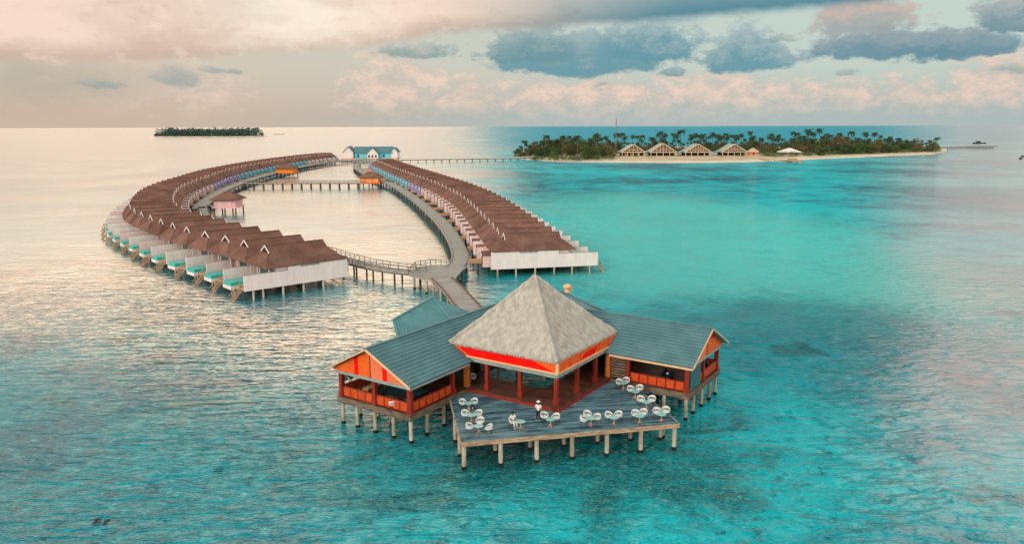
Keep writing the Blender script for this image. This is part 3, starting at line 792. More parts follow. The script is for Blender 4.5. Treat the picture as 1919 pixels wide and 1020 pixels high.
# ------------------------------------------------------------------ boardwalks
def smooth_path(pts, step=3.0):
    pts = [Vector((p[0], p[1])) for p in pts]; out = []
    P2 = [pts[0] * 2 - pts[1]] + pts + [pts[-1] * 2 - pts[-2]]
    for i in range(1, len(P2) - 2):
        n = max(2, int((P2[i + 1] - P2[i]).length / step))
        for k in range(n):
            t = k / n; a, b, c, d = P2[i - 1:i + 3]
            out.append(.5 * ((2 * b) + (c - a) * t + (2 * a - 5 * b + 4 * c - d) * t * t + (3 * b - a - 3 * c + d) * t ** 3))
    out.append(pts[-1]); return out
def resample(path, spacing):
    out = [path[0]]; acc = 0; L = spacing
    for a, b in zip(path, path[1:]):
        seg = (b - a).length; pos = 0
        while acc + (seg - pos) >= L:
            pos += L - acc; out.append(a.lerp(b, pos / seg)); acc = 0
        acc += seg - pos
    return out
def normals(path):
    ns = []
    for i in range(len(path)):
        d = (path[min(i + 1, len(path) - 1)] - path[max(i - 1, 0)]).normalized(); ns.append(Vector((-d.y, d.x)))
    return ns
def ribbon(path, o0, o1, z0, z1):
    ns = normals(path); mb = MB(); vs = []; fs = []
    for p, n in zip(path, ns):
        a, b = p + n * o0, p + n * o1; vs += [(a.x, a.y, z0), (b.x, b.y, z0), (b.x, b.y, z1), (a.x, a.y, z1)]
    for i in range(len(path) - 1):
        o = i * 4
        for k in range(4): k2 = (k + 1) % 4; fs.append((o + k, o + 4 + k, o + 4 + k2, o + k2))
    e = (len(path) - 1) * 4; fs += [(3, 2, 1, 0), (e, e + 1, e + 2, e + 3)]
    mb.add(vs, fs); return mb
def boardwalk(label, pts, w, z=2.5, rail='kerb', sp=6.0, m='walk', pm='pile_dark', step=3.0, rm='wood_grey', cat='boardwalk', pr=.16):
    path = smooth_path(pts, step); c = path[len(path) // 2]
    t = thing('boardwalk' if cat == 'boardwalk' else 'pier', label, cat)
    o = ribbon(path, -w / 2, w / 2, z - .22, z).build('deck', M[m], t); fix_normals(o)
    o = ribbon(path, -w / 2 + .1, w / 2 - .1, z - .5, z - .224).build('bearer', M['wood_grey'], t); fix_normals(o)
    for s in (-1, 1):
        if rail == 'kerb':
            o = ribbon(path, s * (w / 2 - .12) - .1, s * (w / 2 - .12) + .1, z + .004, z + .2).build('kerb', M[rm], t); fix_normals(o)
        elif rail == 'rail':
            mb = ribbon(path, s * (w / 2 - .08) - .05, s * (w / 2 - .08) + .05, z + .92, z + 1.02)
            m2 = ribbon(path, s * (w / 2 - .08) - .03, s * (w / 2 - .08) + .03, z + .45, z + .53); mb.add(m2.v, m2.f)
            rs = resample(path, 2.0); ns = normals(rs)
            for p, n in zip(rs, ns): q = p + n * s * (w / 2 - .08); mb.box(q.x - .05, q.x + .05, q.y - .05, q.y + .05, z, z + .95)
            fix_normals(mb.build('railing', M[rm], t))
    rs = resample(path, sp); ns = normals(rs)
    for p, n in zip(rs, ns):
        for s in (-1, 1):
            q = p + n * s * (w / 2 - .3); pile(t, q.x, q.y, z - .45, pr, pm, collar=False)
    return t
# junction platform on which the walks meet
J = thing('junction_platform', 'wide plank platform where the boardwalks from both villa rows meet', 'platform')
jp = [(-17.4, 124.6), (-14.0, 120.6), (-9.6, 118.6), (-9.2, 123.0), (-8.7, 128.5), (-7.9, 133.0), (-11.8, 134.0), (-14.6, 133.6), (-17.0, 131.5)]
fix_normals(MB().poly(jp, 2.3, 2.516).build('deck', M['walk'], J)); 
mb = MB()
for i in (6, 7, 8):
    p, q = Vector((*jp[i], 0)), Vector((*jp[(i + 1) % 9], 0)) 
    mb.bar(p + Vector((0, 0, 3.5)), q + Vector((0, 0, 3.5)), .1); mb.bar(p + Vector((0, 0, 3.0)), q + Vector((0, 0, 3.0)), .07)
    for k in range(4): r_ = p.lerp(q, k / 3); mb.bar(r_ + Vector((0, 0, 2.5)), r_ + Vector((0, 0, 3.5)), .1)
mb.build('railing', M['wood_grey'], J)
for x, y in ((-16.5, 125.3), (-14, 121.4), (-10, 120), (-9.6, 125), (-9, 131), (-12, 132.6), (-16.2, 131), (-12, 126)): pile(J, x, y, 2.3, .2, 'pile')

boardwalk('long grey boardwalk curving along the inner side of the right-hand villa row', [(-10.2, 131), (-9.9, 134.5), (-10.0, 143.8), (-12.5, 163.2), (-17.3, 190.6), (-25, 225.7), (-35, 267.5), (-49.0, 319.1), (-62, 358), (-79, 410), (-96, 470), (-103, 515)], 3.2, 2.5, 'kerb', 8, rm='walk')
boardwalk('grey boardwalk with reddish brown kerbs leading from the junction to the restaurant', [(-11.5, 121.5), (-9.2, 114), (-6.9, 105), (-4.6, 96), (-2.7, 88), (-1.2, 81.5)], 3.5, 2.5, 'kerb', 6, rm='edge_red', pm='pile')
boardwalk('railed brown boardwalk from the junction to the end of the left-hand villa row', [(-15.2, 127.0), (-20.0, 129.2), (-24.6, 132.6), (-29.2, 137.6), (-34, 144), (-40, 151.6), (-49, 161), (-61, 174), (-74, 191), (-86, 212), (-96.5, 236)], 2.7, 2.5, 'rail', 5)
boardwalk('pale boardwalk curving along the inside of the far left-hand villa row', [(-96, 232), (-104, 259), (-113.5, 297.3), (-121, 340.8), (-126.5, 386), (-130, 433.6), (-131, 487.6), (-127.0, 540), (-114, 572), (-104, 578)], 4.2, 2.5, 'kerb', 8, rm='walk')
boardwalk('straight narrow pier crossing the lagoon between two small pavilions', [(-118.5, 337), (-100, 337.5), (-80, 337.6), (-65, 337)], 2.2, 2.5, 'rail', 4.2, cat='pier', pr=.22)
boardwalk('long low pier running from the blue reception building to the palm island', [(-88, 572), (-60, 578), (-30, 588), (6, 596), (26, 612)], 2.6, 2.3, 'kerb', 6, cat='pier', pr=.2, pm='wood_grey', rm='walk')

# ------------------------------------------------------------------ villas
def villa_proto(W, name, L=20.0, g0=3.1, g1=13.6, u1=15.9, zr=7.5):
    t = thing('water_villa', 'x', 'villa')
    hw = W / 2; ze = 4.75; u0 = .2; zg = zr - 1.05; k = L - 20.0
    kz = (zr - ze) / hw; gw = (zr - zg) / kz
    B = lambda mb, n, m, par=t, **k: (lambda o: (fix_normals(o), o)[1])(mb.build(n, m, par, **k))
    B(MB().box(.3, L, -hw + .25, hw - .25, 1.55, 1.85), 'floor', M['fascia'])
    B(MB().box(.9, 14.6 + k, -hw + .42, hw - .42, 1.854, 4.86), 'wall', M['white'])
    # party wall running out beyond the roof as a privacy screen
    mb = MB(); mb.box(.0, 12.6 + k, -hw + .12, -hw + .3, 1.5, 4.7); mb.box(12.6 + k, L + .1, -hw + .1, -hw + .32, 1.5, 4.0)
    pw = B(mb, 'privacy_wall', M['white'])
    mb = MB(); mb.box(12.7 + k, L + .1, -hw + .07, -hw + .35, 4.0, 4.07); B(mb, 'wall_trim', M['grey_trim'], pw)
    mb = MB(); mb.box(5.2, 8.6, -hw + .085, -hw + .115, 4.3, 4.6); B(mb, 'louvre', M['grey_trim'])
    mb = MB()
    sl = .12
    def face(pts): mb.slab(pts, sl)
    for s in (-1, 1):
        face([(g0, 0, zr), (g0, s * gw, zg), (u0, s * hw, ze), (u1, s * hw, ze), (g1, s * gw, zg), (g1, 0, zr)])
    face([(g0 - .12, -gw, zg), (g0 - .12, gw, zg), (u0, hw, ze), (u0, -hw, ze)])
    face([(g1 + .12, -gw, zg), (g1 + .12, gw, zg), (u1, hw, ze), (u1, -hw, ze)])
    rf = B(mb, 'roof', M['brown_roof'])
    for g, d in ((g0, -1), (g1, 1)):
        mb = MB(); mb.add([(g + d * .01, 0, zr - .12), (g + d * .01, gw, zg - .1), (g + d * .01, -gw, zg - .1)], [(0, 1, 2)]); B(mb, 'gablet', M['dark_wood'], rf)
        for s in (-1, 1):
            mb = MB(); mb.bar((g + d * .1, 0, zr + .02), (g + d * .1, s * (gw + .12), zg - .02), .1, .22); B(mb, 'bargeboard', M['white'], rf)
    mb = MB(); mb.bar((g0, 0, zr + .03), (g1, 0, zr + .03), .22, .1); B(mb, 'ridge_cap', M['brown_roof'], rf)
    # entrance porch on the inner end
    mb = MB(); mb.box(-1.2, .86, -2.3, .5, 1.7, 4.0); B(mb, 'porch_wall', M['white'])
    mb = MB(); mb.slab([(-1.5, -.9, 4.55), (-1.5, .75, 3.95), (.5, .75, 3.95), (.5, -.9, 4.55)], .1); mb.slab([(-1.5, -.9, 4.55), (.5, -.9, 4.55), (.5, -2.55, 3.95), (-1.5, -2.55, 3.95)], .1)
    pr = B(mb, 'porch_roof', M['brown_roof'])
    mb = MB(); mb.bar((-1.56, -.9, 4.5), (-1.56, .85, 3.86), .1, .34); mb.bar((-1.56, -.9, 4.5), (-1.56, -2.65, 3.86), .1, .34); B(mb, 'porch_fascia', M['white'], pr)
    mb = MB(); mb.add([(-1.4, -.9, 4.4), (-1.4, .6, 3.85), (-1.4, -2.4, 3.85)], [(0, 1, 2)]); B(mb, 'porch_gable', M['white'], pr)
    B(MB().box(-1.5, .88, hw - .5, hw - .36, 1.7, 4.5), 'entrance_fin', M['white']); B(MB().box(-.9, .88, 1.0, 1.12, 1.7, 4.3), 'entrance_fin', M['white'])
    B(MB().box(-1.25, -1.2, -1.5, -.5, 1.9, 3.8), 'door', M['dark_wood'])
    B(MB().box(.84, .9, 1.2, 2.6, 2.6, 3.9), 'window', M['glass'])
    B(MB().box(14.6 + k, 14.66 + k, -hw + 1, hw - 1, 1.95, 4.2), 'glass_door', M['glass'])
    # terrace: pergola posts, plunge pool, stairs
    mb = MB()
    for y in (-hw + .6, 0, hw - .6): mb.bar((15.7 + k, y, 1.85), (15.7 + k, y, 4.7), .14)
    B(mb, 'terrace_post', M['white'])
    pl = B(MB().box(16.8 + k, 20.6 + k, .2, 3.5, 1.15, 1.72), 'pool', M['white'])
    B(MB().box(16.9 + k, 20.5 + k, .3, 3.4, 1.724, 2.36), 'pool_water', M['pool'], pl)
    mb = MB()
    for y in (-hw + 1.2, -hw + 2.3): mb.bar((19.8 + k, y, 1.8), (22.1 + k, y, -.5), .14, .2); mb.bar((19.8 + k, y, 2.7), (21.9 + k, y, .6), .08, .08)
    for i in range(8): q = (i + .5) / 8; mb.box(19.9 + k + 2.1 * q - .14, 19.9 + k + 2.1 * q + .14, -hw + 1.2, -hw + 2.3, 1.72 - 2.0 * q, 1.79 - 2.0 * q)
    for y in (-hw + 1.2, -hw + 2.3): mb.bar((21.3 + k, y, -1), (21.3 + k, y, 1.9), .1)
    B(mb, 'stairs', M['fascia'])
    mb = MB(); mb.box(16.2 + k, 18.2 + k, -hw + .9, -hw + 1.6, 1.86, 2.15); mb.bar((16.2 + k, -hw + .9, 2.15), (16.2 + k, -hw + 1.6, 2.45), .1); B(mb, 'daybed', M['cushion'])
    for u in (1.2, 4.6, 8.2, 11.8, 15.2, 18.6 + k):
        for y in (-hw + .35, hw - .45):
            MB().tube([(u, y, -1.2), (u, y, 1.56)], .17, 7).build('pile', M['pile'], t)
    mb = MB()
    for u in (2.8, 6.4, 10, 13.4): mb.tube([(u, 0, -1.2), (u, 0, 1.56)], .15, 6)
    for u in (1.2, 8.2, 15.2): mb.bar((u, -hw + .4, 1.3), (u, hw - .5, .1), .1); mb.bar((u, hw - .5, 1.3), (u, -hw + .4, .1), .1)
    B(mb, 'bracing', M['pile_dark'])
    return t
def end_dress(v, W, outer=True):
    pass
Rpath = [(-3.6, 134.3), (-5.1, 141.5), (-8.8, 166.7), (-16.6, 215.5), (-27.5, 263), (-43.2, 317), (-63, 384), (-81, 447), (-86, 466)]
Lpath = [(-28.3, 128.4), (-34.2, 135.0), (-41.0, 142.4), (-55.0, 156.8), (-76.2, 183.2), (-87.0, 200.6), (-97.2, 223.6), (-107.0, 249.6), (-114.8, 277.5), (-120.8, 306.5), (-129.8, 350), (-135.0, 392), (-138, 440), (-138.5, 490), (-136.0, 540), (-130, 584)]
def row(path, W, proto, side, flip, colours, gname, first_ids):
    sm = smooth_path([Vector(p) for p in path], 1.0)
    # measure centres W apart, the first one W/2 from the near end
    fine = resample(sm, W / 2)
    n = (len(fine) - 1) // 2; out = []
    for i in range(n):
        k = 2 * i + 1; p = fine[k]; d = (fine[min(k + 1, len(fine) - 1)] - fine[k - 1]).normalized()
        out.append((p, d))
    return out
WR, WL_ = 7.75, 8.35
VR = villa_proto(WR, 'r'); VL = villa_proto(WL_, 'l', 18.2, 2.3, 12.7, 14.7, 7.75); index(VR)
index(VL)
FAR_SKIP = ('bracing', 'daybed', 'louvre', 'terrace_post')
def build_row(path, W, proto, outer_sign, side, group, colour_fn, bridges):
    spots = row(path, W, proto, side, False, None, group, None)
    n = len(spots)
    for i, (p, d) in enumerate(spots):
        out = Vector((d.y, -d.x)) * outer_sign            # direction from walkway to open sea
        rz = math.atan2(out.y, out.x)
        # privacy wall (local -y) must face the near end
        cname, terrace = colour_fn(i, n)
        lab_c = {'white': 'white', 'pinkwhite': 'pale pink', 'pink': 'pink', 'lavender': 'lavender', 'blue': 'blue'}[cname]
        where = '%s from the near end of the %s row' % (ordw(i + 1), side) if i < n - 1 else 'farthest one of the %s row' % side
        if i == 0: where = 'nearest of the %s row with long bare end wall' % side
        label = 'brown-roofed villa with %s walls, %s' % (lab_c, where)
        sw = {'wall': M[cname], 'porch_wall': M[cname], 'porch_gable': M[cname], 'porch_fascia': M['white'], 'entrance_fin': M[cname], 'privacy_wall': M[terrace]}
        skip = FAR_SKIP if p.y > 260 else ()
        c = copy_thing(proto, (p.x, p.y, 0), rz, label, group, skip, sw)
        if outer_sign < 0:   # left row: mirror so the party wall stays on the camera side
            c.scale = (1, -1, 1)
    return spots
def col_right(i, n):
    f = i / n
    if f < .42: return ('pinkwhite', 'white')[i % 2] if i % 3 else 'pinkwhite', 'white'
    if f < .52: return 'lavender', 'white'
    if f < .88: return 'blue', 'white'
    return 'lavender', 'pinkwhite'
def col_left(i, n):
    tr = ('white', 'pinkwhite', 'white', 'white', 'pinkwhite', 'white', 'pink')[i % 7] if i > 6 else ('white', 'white', 'pinkwhite', 'white')[i % 4]
    f = i / n
    if f < .2: return ('white', 'pinkwhite')[i % 2], tr
    if f < .42: return 'pinkwhite', tr
    if f < .56: return 'lavender', 'pinkwhite'
    if f < .85: return 'blue', 'white'
    return 'white', 'white'
SR = build_row(Rpath, WR, VR, 1, 'right-hand', 'brown-roofed villas of the right-hand row', col_right, 2)
SL = build_row(Lpath, WL_, VL, -1, 'left-hand', 'brown-roofed villas of the left-hand row', col_left, 2)
for v in (VR, VL):      # remove the two templates
    def rm(o):
        for k in TREE.get(o.name, []): rm(k)
        bpy.data.objects.remove(o)
    rm(v)
# link bridges from the right walkway to pairs of villas
wR = smooth_path([(-10.0, 134), (-10.0, 143.8), (-12.5, 163.2), (-17.3, 190.6), (-25, 225.7), (-35, 267.5), (-49.0, 319.1), (-62, 358), (-79, 410), (-96, 470)], 1)
wL = smooth_path([(-96, 232), (-104, 259), (-113.5, 297.3), (-121, 340.8), (-126.5, 386), (-130, 433.6), (-131, 487.6), (-127.0, 540), (-114, 572)], 1)
bproto = None
def bridges(spots, walk, side, start, group, mname):
    cnt = 0
    for i in range(start, len(spots), 1 if side == 'right-hand' and i_near(start) else 2):
        p, d = spots[i]
        q = min(walk, key=lambda w: (w - p).length); v = p - q; L = v.length - 1.2
        if L < 2.6: continue
        u = v.normalized(); a = q + u * 1.95
        cnt += 1
        t = thing('link_bridge', 'tan plank footbridge, %s from the near end of the %s walk' % (ordw(cnt), side), 'footbridge', (a.x, a.y, 2.1), math.atan2(v.y, v.x), group)
        ln_ = (p - a).length - .2
        MB().box(0, ln_, -.95, .95, .1, .3).build('deck', M[mname], t)
        for s in (-1, 1):
            MB().box(0, ln_, s * .93 - .06, s * .93 + .06, .304, .62).build('kerb', M['wood_tan'], t)
            MB().tube([(ln_ * .5, s * .7, -3.1), (ln_ * .5, s * .7, .1)], .14, 7).build('pile', M['pile_dark'], t)
def i_near(s): return False
bridges(SR, wR, 'right-hand', 0, 'tan footbridges to the right-hand villas', 'wood_tan')
bridges([s for s in SL if s[0].y > 240], wL, 'left-hand', 0, 'tan footbridges to the left-hand villas', 'walk')

# ------------------------------------------------------------------ small lagoon pavilions
def hip(mb, x0, x1, y0, y1, ze, zr, rx=0.0, th=.15):
    cx, cy = (x0 + x1) / 2, (y0 + y1) / 2
    a, b = (cx - rx, cy, zr), (cx + rx, cy, zr)
    mb.slab([(x0, y0, ze), (x1, y0, ze), b, a], th); mb.slab([(x1, y1, ze), (x0, y1, ze), a, b], th)
    mb.slab([(x1, y0, ze), (x1, y1, ze), b], th); mb.slab([(x0, y1, ze), (x0, y0, ze), a], th)
def lagoon_pavilion(label, x, y, rz, w, mt, link, roof='brown_roof'):
    t = thing('lagoon_pavilion', label, 'pavilion', (x, y, 0), rz)
    h = w / 2
    MB().box(-h, h, -h, h, 2.2, 2.5).build('floor', M['wood_tan'], t)
    MB().box(-h + .4, h - .4, -h + .4, h - .4, 2.504, 4.9).build('wall', M[mt], t)
    for s in (-1, 1): MB().box(s * 1.5 - .5, s * 1.5 + .5, -h + .36, -h + .4, 3.0, 4.2).build('window', M['orange_light'] if mt != 'pink' else M['pinkwhite'], t)
    mb = MB(); hip(mb, -h - .7, h + .7, -h - .7, h + .7, 4.8, 7.1, 1.0); fix_normals(mb.build('roof', M[roof], t))
    mb = MB(); mb.box(-h - .1, h + .1, -h - .1, -h, 2.1, 2.7); mb.box(h, h + .1, -h, h, 2.1, 2.7); mb.build('skirt', M['orange'] if mt != 'pink' else M['pink'], t)
    for sx in (-h + .4, 0, h - .4):
        for sy in (-h + .4, h - .4): pile(t, sx, sy, 2.2, .22, 'pile_dark', collar=False)
    mb = MB(); mb.bar((h * link[0], h * link[1], 2.35), (link[2], link[3], 2.35), 1.6, .25); fix_normals(mb.build('gangway', M['walk'], t))
M['yellow'] = mat('yellow', (240, 150, 20), .6, .1, 1.2, bump=.12)
M['peach'] = mat('peach', (236, 168, 100), .6, .1, 1.2, bump=.12)
p = at(692, 341, 2.6); lagoon_pavilion('small peach pavilion with dark hip roof at the right end of the lagoon pier', p.x, p.y + 4, 0, 9, 'peach', (.9, -.2, 12, -1))
p = at(534, 322, 2.6); lagoon_pavilion('small bright orange pavilion beside the far left walkway', p.x, p.y + 4, 0, 10, 'yellow', (-.9, 0, -9, 0))
p = at(421, 386, 2.6); lagoon_pavilion('small pink pavilion on posts near the left bend of villas', p.x, p.y + 3.5, 0, 7.5, 'pink', (-.9, .2, -8, 2.5))
# round dark dome of a boat shelter beside the pink pavilion
# ------------------------------------------------------------------ reception building
p = at(694, 296, 2.4)
t = thing('reception_building', 'long blue and white reception building with teal roofs at far end of lagoon', 'building', (p.x, p.y, 0), 0)
MB().box(-22, 22, -4, 16, 2.0, 2.5).build('deck', M['fascia'], t)
MB().box(-12, 17, 0, 12, 2.5, 7.0).build('wall', M['blue'], t)
mb = MB(); mb.slab([(-13, -1.2, 6.6), (18, -1.2, 6.6), (18, 6, 11.5), (-13, 6, 11.5)], .2); mb.slab([(18, 13.2, 6.6), (-13, 13.2, 6.6), (-13, 6, 11.5), (18, 6, 11.5)], .2); fix_normals(mb.build('roof', M['teal_roof'], t))
def gwing(x0, x1, yf, yb, ze, zr, nm):
    xm = (x0 + x1) / 2
    mb = MB(); mb.box(x0 + .5, x1 - .5, yf + .4, yb, 2.5, ze); mb.add([(x0 + .5, yf + .4, ze), (x1 - .5, yf + .4, ze), (xm, yf + .4, zr - .3), (x0 + .5, yb, ze), (x1 - .5, yb, ze), (xm, yb, zr - .3)], [(0, 1, 2), (5, 4, 3)])
    fix_normals(mb.build('gable_wall', M['white'], t))
    mb = MB(); mb.slab([(x0, yf - .3, ze), (xm, yf - .3, zr), (xm, yb + .3, zr), (x0, yb + .3, ze)], .2); mb.slab([(x1, yf - .3, ze), (x1, yb + .3, ze), (xm, yb + .3, zr), (xm, yf - .3, zr)], .2); fix_normals(mb.build('wing_roof', M['teal_roof'], t))
gwing(-21, -12.2, -2, 13, 7, 11.8, 'w'); gwing(-2, 7.4, -4, 3, 6.2, 11.0, 'w'); gwing(16.2, 22, -1, 13, 7.4, 10.8, 'w')
for x in (-10, -7.5, -4.5, 10, 12.5): MB().box(x, x + 1.6, -.06, 0, 3.2, 5.4).build('window', M['table_teal'] if int(x * 2) % 4 else M['glass'], t)
for x in (-.6, 2.0, 4.6): MB().box(x, x + 1.3, -3.66, -3.6, 3.0, 5.2).build('window', M['glass'], t)
for i in range(11):
    for y in (-3.4, 8): pile(t, -21 + i * 4.2, y, 2.0, .25, 'pile_dark', collar=False)

# ------------------------------------------------------------------ palm island
front = [at(962, 296, 0), at(985, 299, 0), at(1040, 303.5, 0), at(1120, 305, 0), at(1200, 306, 0), at(1300, 306.5, 0), at(1400, 305.5, 0), at(1500, 301.5, 0), at(1580, 298, 0), at(1660, 295, 0), at(1750, 291.5, 0), at(1772, 287, 0)]
back = [Vector((500, 880, 0)), Vector((420, 925, 0)), Vector((300, 960, 0)), Vector((150, 960, 0)), Vector((60, 900, 0)), Vector((8, 800, 0))]
ring0 = [(p.x, p.y) for p in front + back]
cen = Vector((230, 770))
def inset(f, k): return [(cen.x + (x - cen.x) * f, cen.y + (y - cen.y) * f) for x, y in ring0]
mb = MB(); vs = []; n = len(ring0)
prof = [(1.01, -.6), (1.0, .02), (.975, .7), (.95, 1.1), (.9, 1.3), (.6, 1.4)]
for f, z in prof: vs += [(x, y, z) for x, y in inset(f, 0)]
fs = [(i * n + k, i * n + (k + 1) % n, (i + 1) * n + (k + 1) % n, (i + 1) * n + k) for i in range(len(prof) - 1) for k in range(n)]
fs.append(tuple((len(prof) - 1) * n + k for k in range(n)))
mb.add(vs, fs); o = mb.build('beach', M['sand'], None, smooth=True); fix_normals(o); struct(o)
vs = []
for f, z in ((.94, 1.0), (.925, 1.55), (.6, 1.6)): vs += [(x, y, z) for x, y in inset(f, 0)]
fs = [(i * n + k, i * n + (k + 1) % n, (i + 1) * n + (k + 1) % n, (i + 1) * n + k) for i in range(2) for k in range(n)] + [tuple(2 * n + k for k in range(n))]
o = MB().add(vs, fs).build('ground', M['soil'], None); fix_normals(o); struct(o)

# trees: a few meshes of each kind, many individuals
def palm_meshes(seed, h):
    rnd = random.Random(seed); tb = MB(); lean = rnd.uniform(-.12, .12) * h; ly = rnd.uniform(-.08, .08) * h
    pts = [(lean * (k / 8) ** 2, ly * (k / 8) ** 2, h * k / 8) for k in range(9)]
    tb.tube(pts, [.34 - .018 * k for k in range(9)], 6); top = Vector(pts[-1]); cb = MB()
    nf = 22
    for i in range(nf):
        w = i * 2.399 + rnd.uniform(-.2, .2); up = rnd.uniform(-.35, .95); L = rnd.uniform(3.8, 5.0)
        d = Vector((math.cos(w), math.sin(w), 0)); side = Vector((-d.y, d.x, 0)); prev = top; ang = up
        for k in range(8):
            nx = prev + (d * math.cos(ang) + Vector((0, 0, math.sin(ang)))) * L / 8; ang -= .24
            wd = (.3, .8, 1.1, 1.2, 1.1, .95, .7, .4)[k]
            dirv = (nx - prev)
            for s in (-1, 1):
                q = side * s * wd - Vector((0, 0, .35 * wd)) + dirv * .5
                cb.add([prev, prev + dirv * .62, prev + dirv * .62 + q, prev + q * .9], [(0, 1, 2, 3)])
            prev = nx
    for k in range(5):
        w = k * 1.26; cb.ball(top + Vector((.35 * math.cos(w), .35 * math.sin(w), -.4)), .2, 5, 4)
    return tb.mesh('trunk', M['trunk']), cb.mesh('crown', M['palm_leaf'])
def bush_meshes(seed, h, r, lm):
    rnd = random.Random(seed); tb = MB(); tb.tube([(0, 0, 0), (0, 0, h * .35), (.3, .2, h * .6)], [.3, .22, .1], 6)
    for k in range(4):
        w = k * 1.6 + .4; tb.tube([(0, 0, h * .3), (math.cos(w) * r * .5, math.sin(w) * r * .5, h * .6)], [.15, .05], 5)
    cb = MB()
    for k in range(15):
        w = rnd.uniform(0, 6.28); rr = rnd.random() ** .5 * r * .75; z = h * rnd.uniform(.18, .85) * (1 - .25 * rr / r)
        s = rnd.uniform(.26, .42) * r
        leafball(cb, (math.cos(w) * rr, math.sin(w) * rr, z), (s, s, s * .75), 70, .42, rnd)
    return tb.mesh('trunk', M['trunk']), cb.mesh('crown', lm)
PALMS = [palm_meshes(10 + i, h) for i, h in enumerate((13, 15, 17, 19, 14.5))]; PH = (13, 15, 17, 19, 14.5)
BUSH = [bush_meshes(40, 10, 5.5, M['leaf']), bush_meshes(41, 11, 6, M['leaf_dark']), bush_meshes(42, 9, 6, M['leaf_olive']), bush_meshes(43, 12, 6.5, M['leaf_dark']), bush_meshes(44, 8, 5, M['leaf'])]
def plant(meshes, name, cat, x, y, z, sc, rz, label, group):
    t = thing(name, label, cat, (x, y, z), rz, group); t.scale = (sc, sc, sc)
    for nm, me in zip(('trunk', 'crown'), meshes):
        o = bpy.data.objects.new(nm, me); COL.objects.link(o); o.parent = t
    return t
rnd = random.Random(5)
# measured crown tops in the photograph: pixel x, pixel y of the top
tall = [(984, 259), (976, 270), (993, 268), (1006, 262), (1022, 249), (1031, 262), (1045, 257), (1056, 250), (1067, 251), (1083, 250), (1101, 262), (1119, 246), (1128, 254), (1138, 252), (1156, 246), (1166, 246), (1172, 252),
        (1186, 250), (1196, 252), (1203, 250), (1222, 254), (1237, 243), (1247, 247), (1262, 247), (1268, 250), (1276, 240), (1297, 249), (1305, 247), (1313, 251), (1321, 248), (1329, 252), (1337, 246), (1347, 249), (1355, 252), (1363, 247), (1371, 250), (1380, 250), (1390, 248),
        (1406, 244), (1415, 252), (1428, 257), (1446, 248), (1460, 250), (1484, 245), (1493, 246), (1506, 252), (1515, 240), (1526, 246), (1538, 239), (1547, 248), (1556, 250), (1570, 253), (1574, 247), (1590, 255), (1597, 244), (1608, 256), (1622, 246), (1640, 246), (1652, 252), (1668, 256), (1685, 257), (1700, 261), (1714, 262), (1728, 262), (1742, 261), (1757, 256)]
def area(px):
    if px < 1050: return 'on the left tip of the palm island'
    if px < 1150: return 'in the wooded left part of the palm island'
    if px < 1290: return 'behind the left pair of beach lodges'
    if px < 1420: return 'behind the right pair of beach lodges'
    if px < 1530: return 'behind the white beach canopy'
    if px < 1650: return 'in the middle of the right half of the island'
    return 'towards the right tip of the palm island'
for i, (px, py) in enumerate(tall):
    D = rnd.uniform(640, 700) if px < 1150 else rnd.uniform(700, 780)
    if px < 1000: D = rnd.uniform(645, 665)
    u = (px - 959.5) / F; y = D; x = u * D * .985
    zt = H - (py - HY) / F * D * 1.02
    k = i % 5; crown = PH[k] + 2.1
    sc = max(.55, (zt - 1.4) / crown)
    plant(PALMS[k], 'palm_tree', 'palm tree', x, y, 1.3, sc, rnd.uniform(0, 6), 'coconut palm standing %s' % area(px), 'coconut palms ' + area(px))
for i in range(110):
    px = 970 + 790 * ((i * .7548776662 + .13) % 1)
    D = rnd.uniform(640, 680) if px < 1040 else rnd.uniform(680, 790)
    if px > 1650: D = rnd.uniform(730, 800)
    py = 258 + rnd.uniform(-5, 14) + (6 if px < 1010 or px > 1690 else 0)
    zt = H - (py - HY) / F * D; k = (i * 3) % 5
    plant(PALMS[k], 'palm_tree', 'palm tree', (px - 959.5) / F * D * .985, D, 1.3, max(.5, (zt - 1.4) / (PH[k] + 2.1)), rnd.uniform(0, 6), 'lower coconut palm %s' % area(px), 'lower palms ' + area(px))
skyline = [(965, 280), (990, 272), (1020, 262), (1050, 258), (1090, 256), (1130, 258), (1150, 262), (1175, 268), (1215, 262), (1240, 256), (1258, 268), (1290, 268), (1320, 262), (1360, 262), (1400, 260), (1430, 264), (1465, 268), (1500, 260), (1540, 256), (1580, 258), (1620, 256), (1660, 258), (1700, 262), (1740, 264), (1765, 268)]
def sky_at(px):
    for (a, b), (c, d) in zip(skyline, skyline[1:]):
        if a <= px <= c: return b + (d - b) * (px - a) / (c - a)
    return 268
kinds = ['mid green', 'dark green', 'olive', 'tall dark green', 'low green']
for i in range(230):
    px = 968 + (1762 - 968) * ((i * .618034) % 1)
    depth = rnd.random()
    lo = 592 if 1030 < px < 1150 else (634 if px <= 1030 else 650)
    hi = 700 if px < 1030 else 800
    if 1150 < px < 1420: lo = 696
    if 1420 < px < 1540: lo = 676
    D = lo + (hi - lo) * depth
    if px > 1560: D = 655 + (px - 1560) / 200 * 85 + depth * 80
    x = (px - 959.5) / F * D * .985
    zt = H - (sky_at(px) + rnd.uniform(0, 9) - HY) / F * D
    k = i % 5; h = (10, 11, 9, 12, 8)[k]
    sc = max(.6, min(2.3, (zt - 1.3) / h)) * (1.22 if depth > .4 else .8)
    plant(BUSH[k], 'broadleaf_tree', 'tree', x, D, 1.2, sc, rnd.uniform(0, 6), '%s bushy tree %s' % (kinds[k], area(px)), kinds[k] + ' bushy trees ' + area(px))
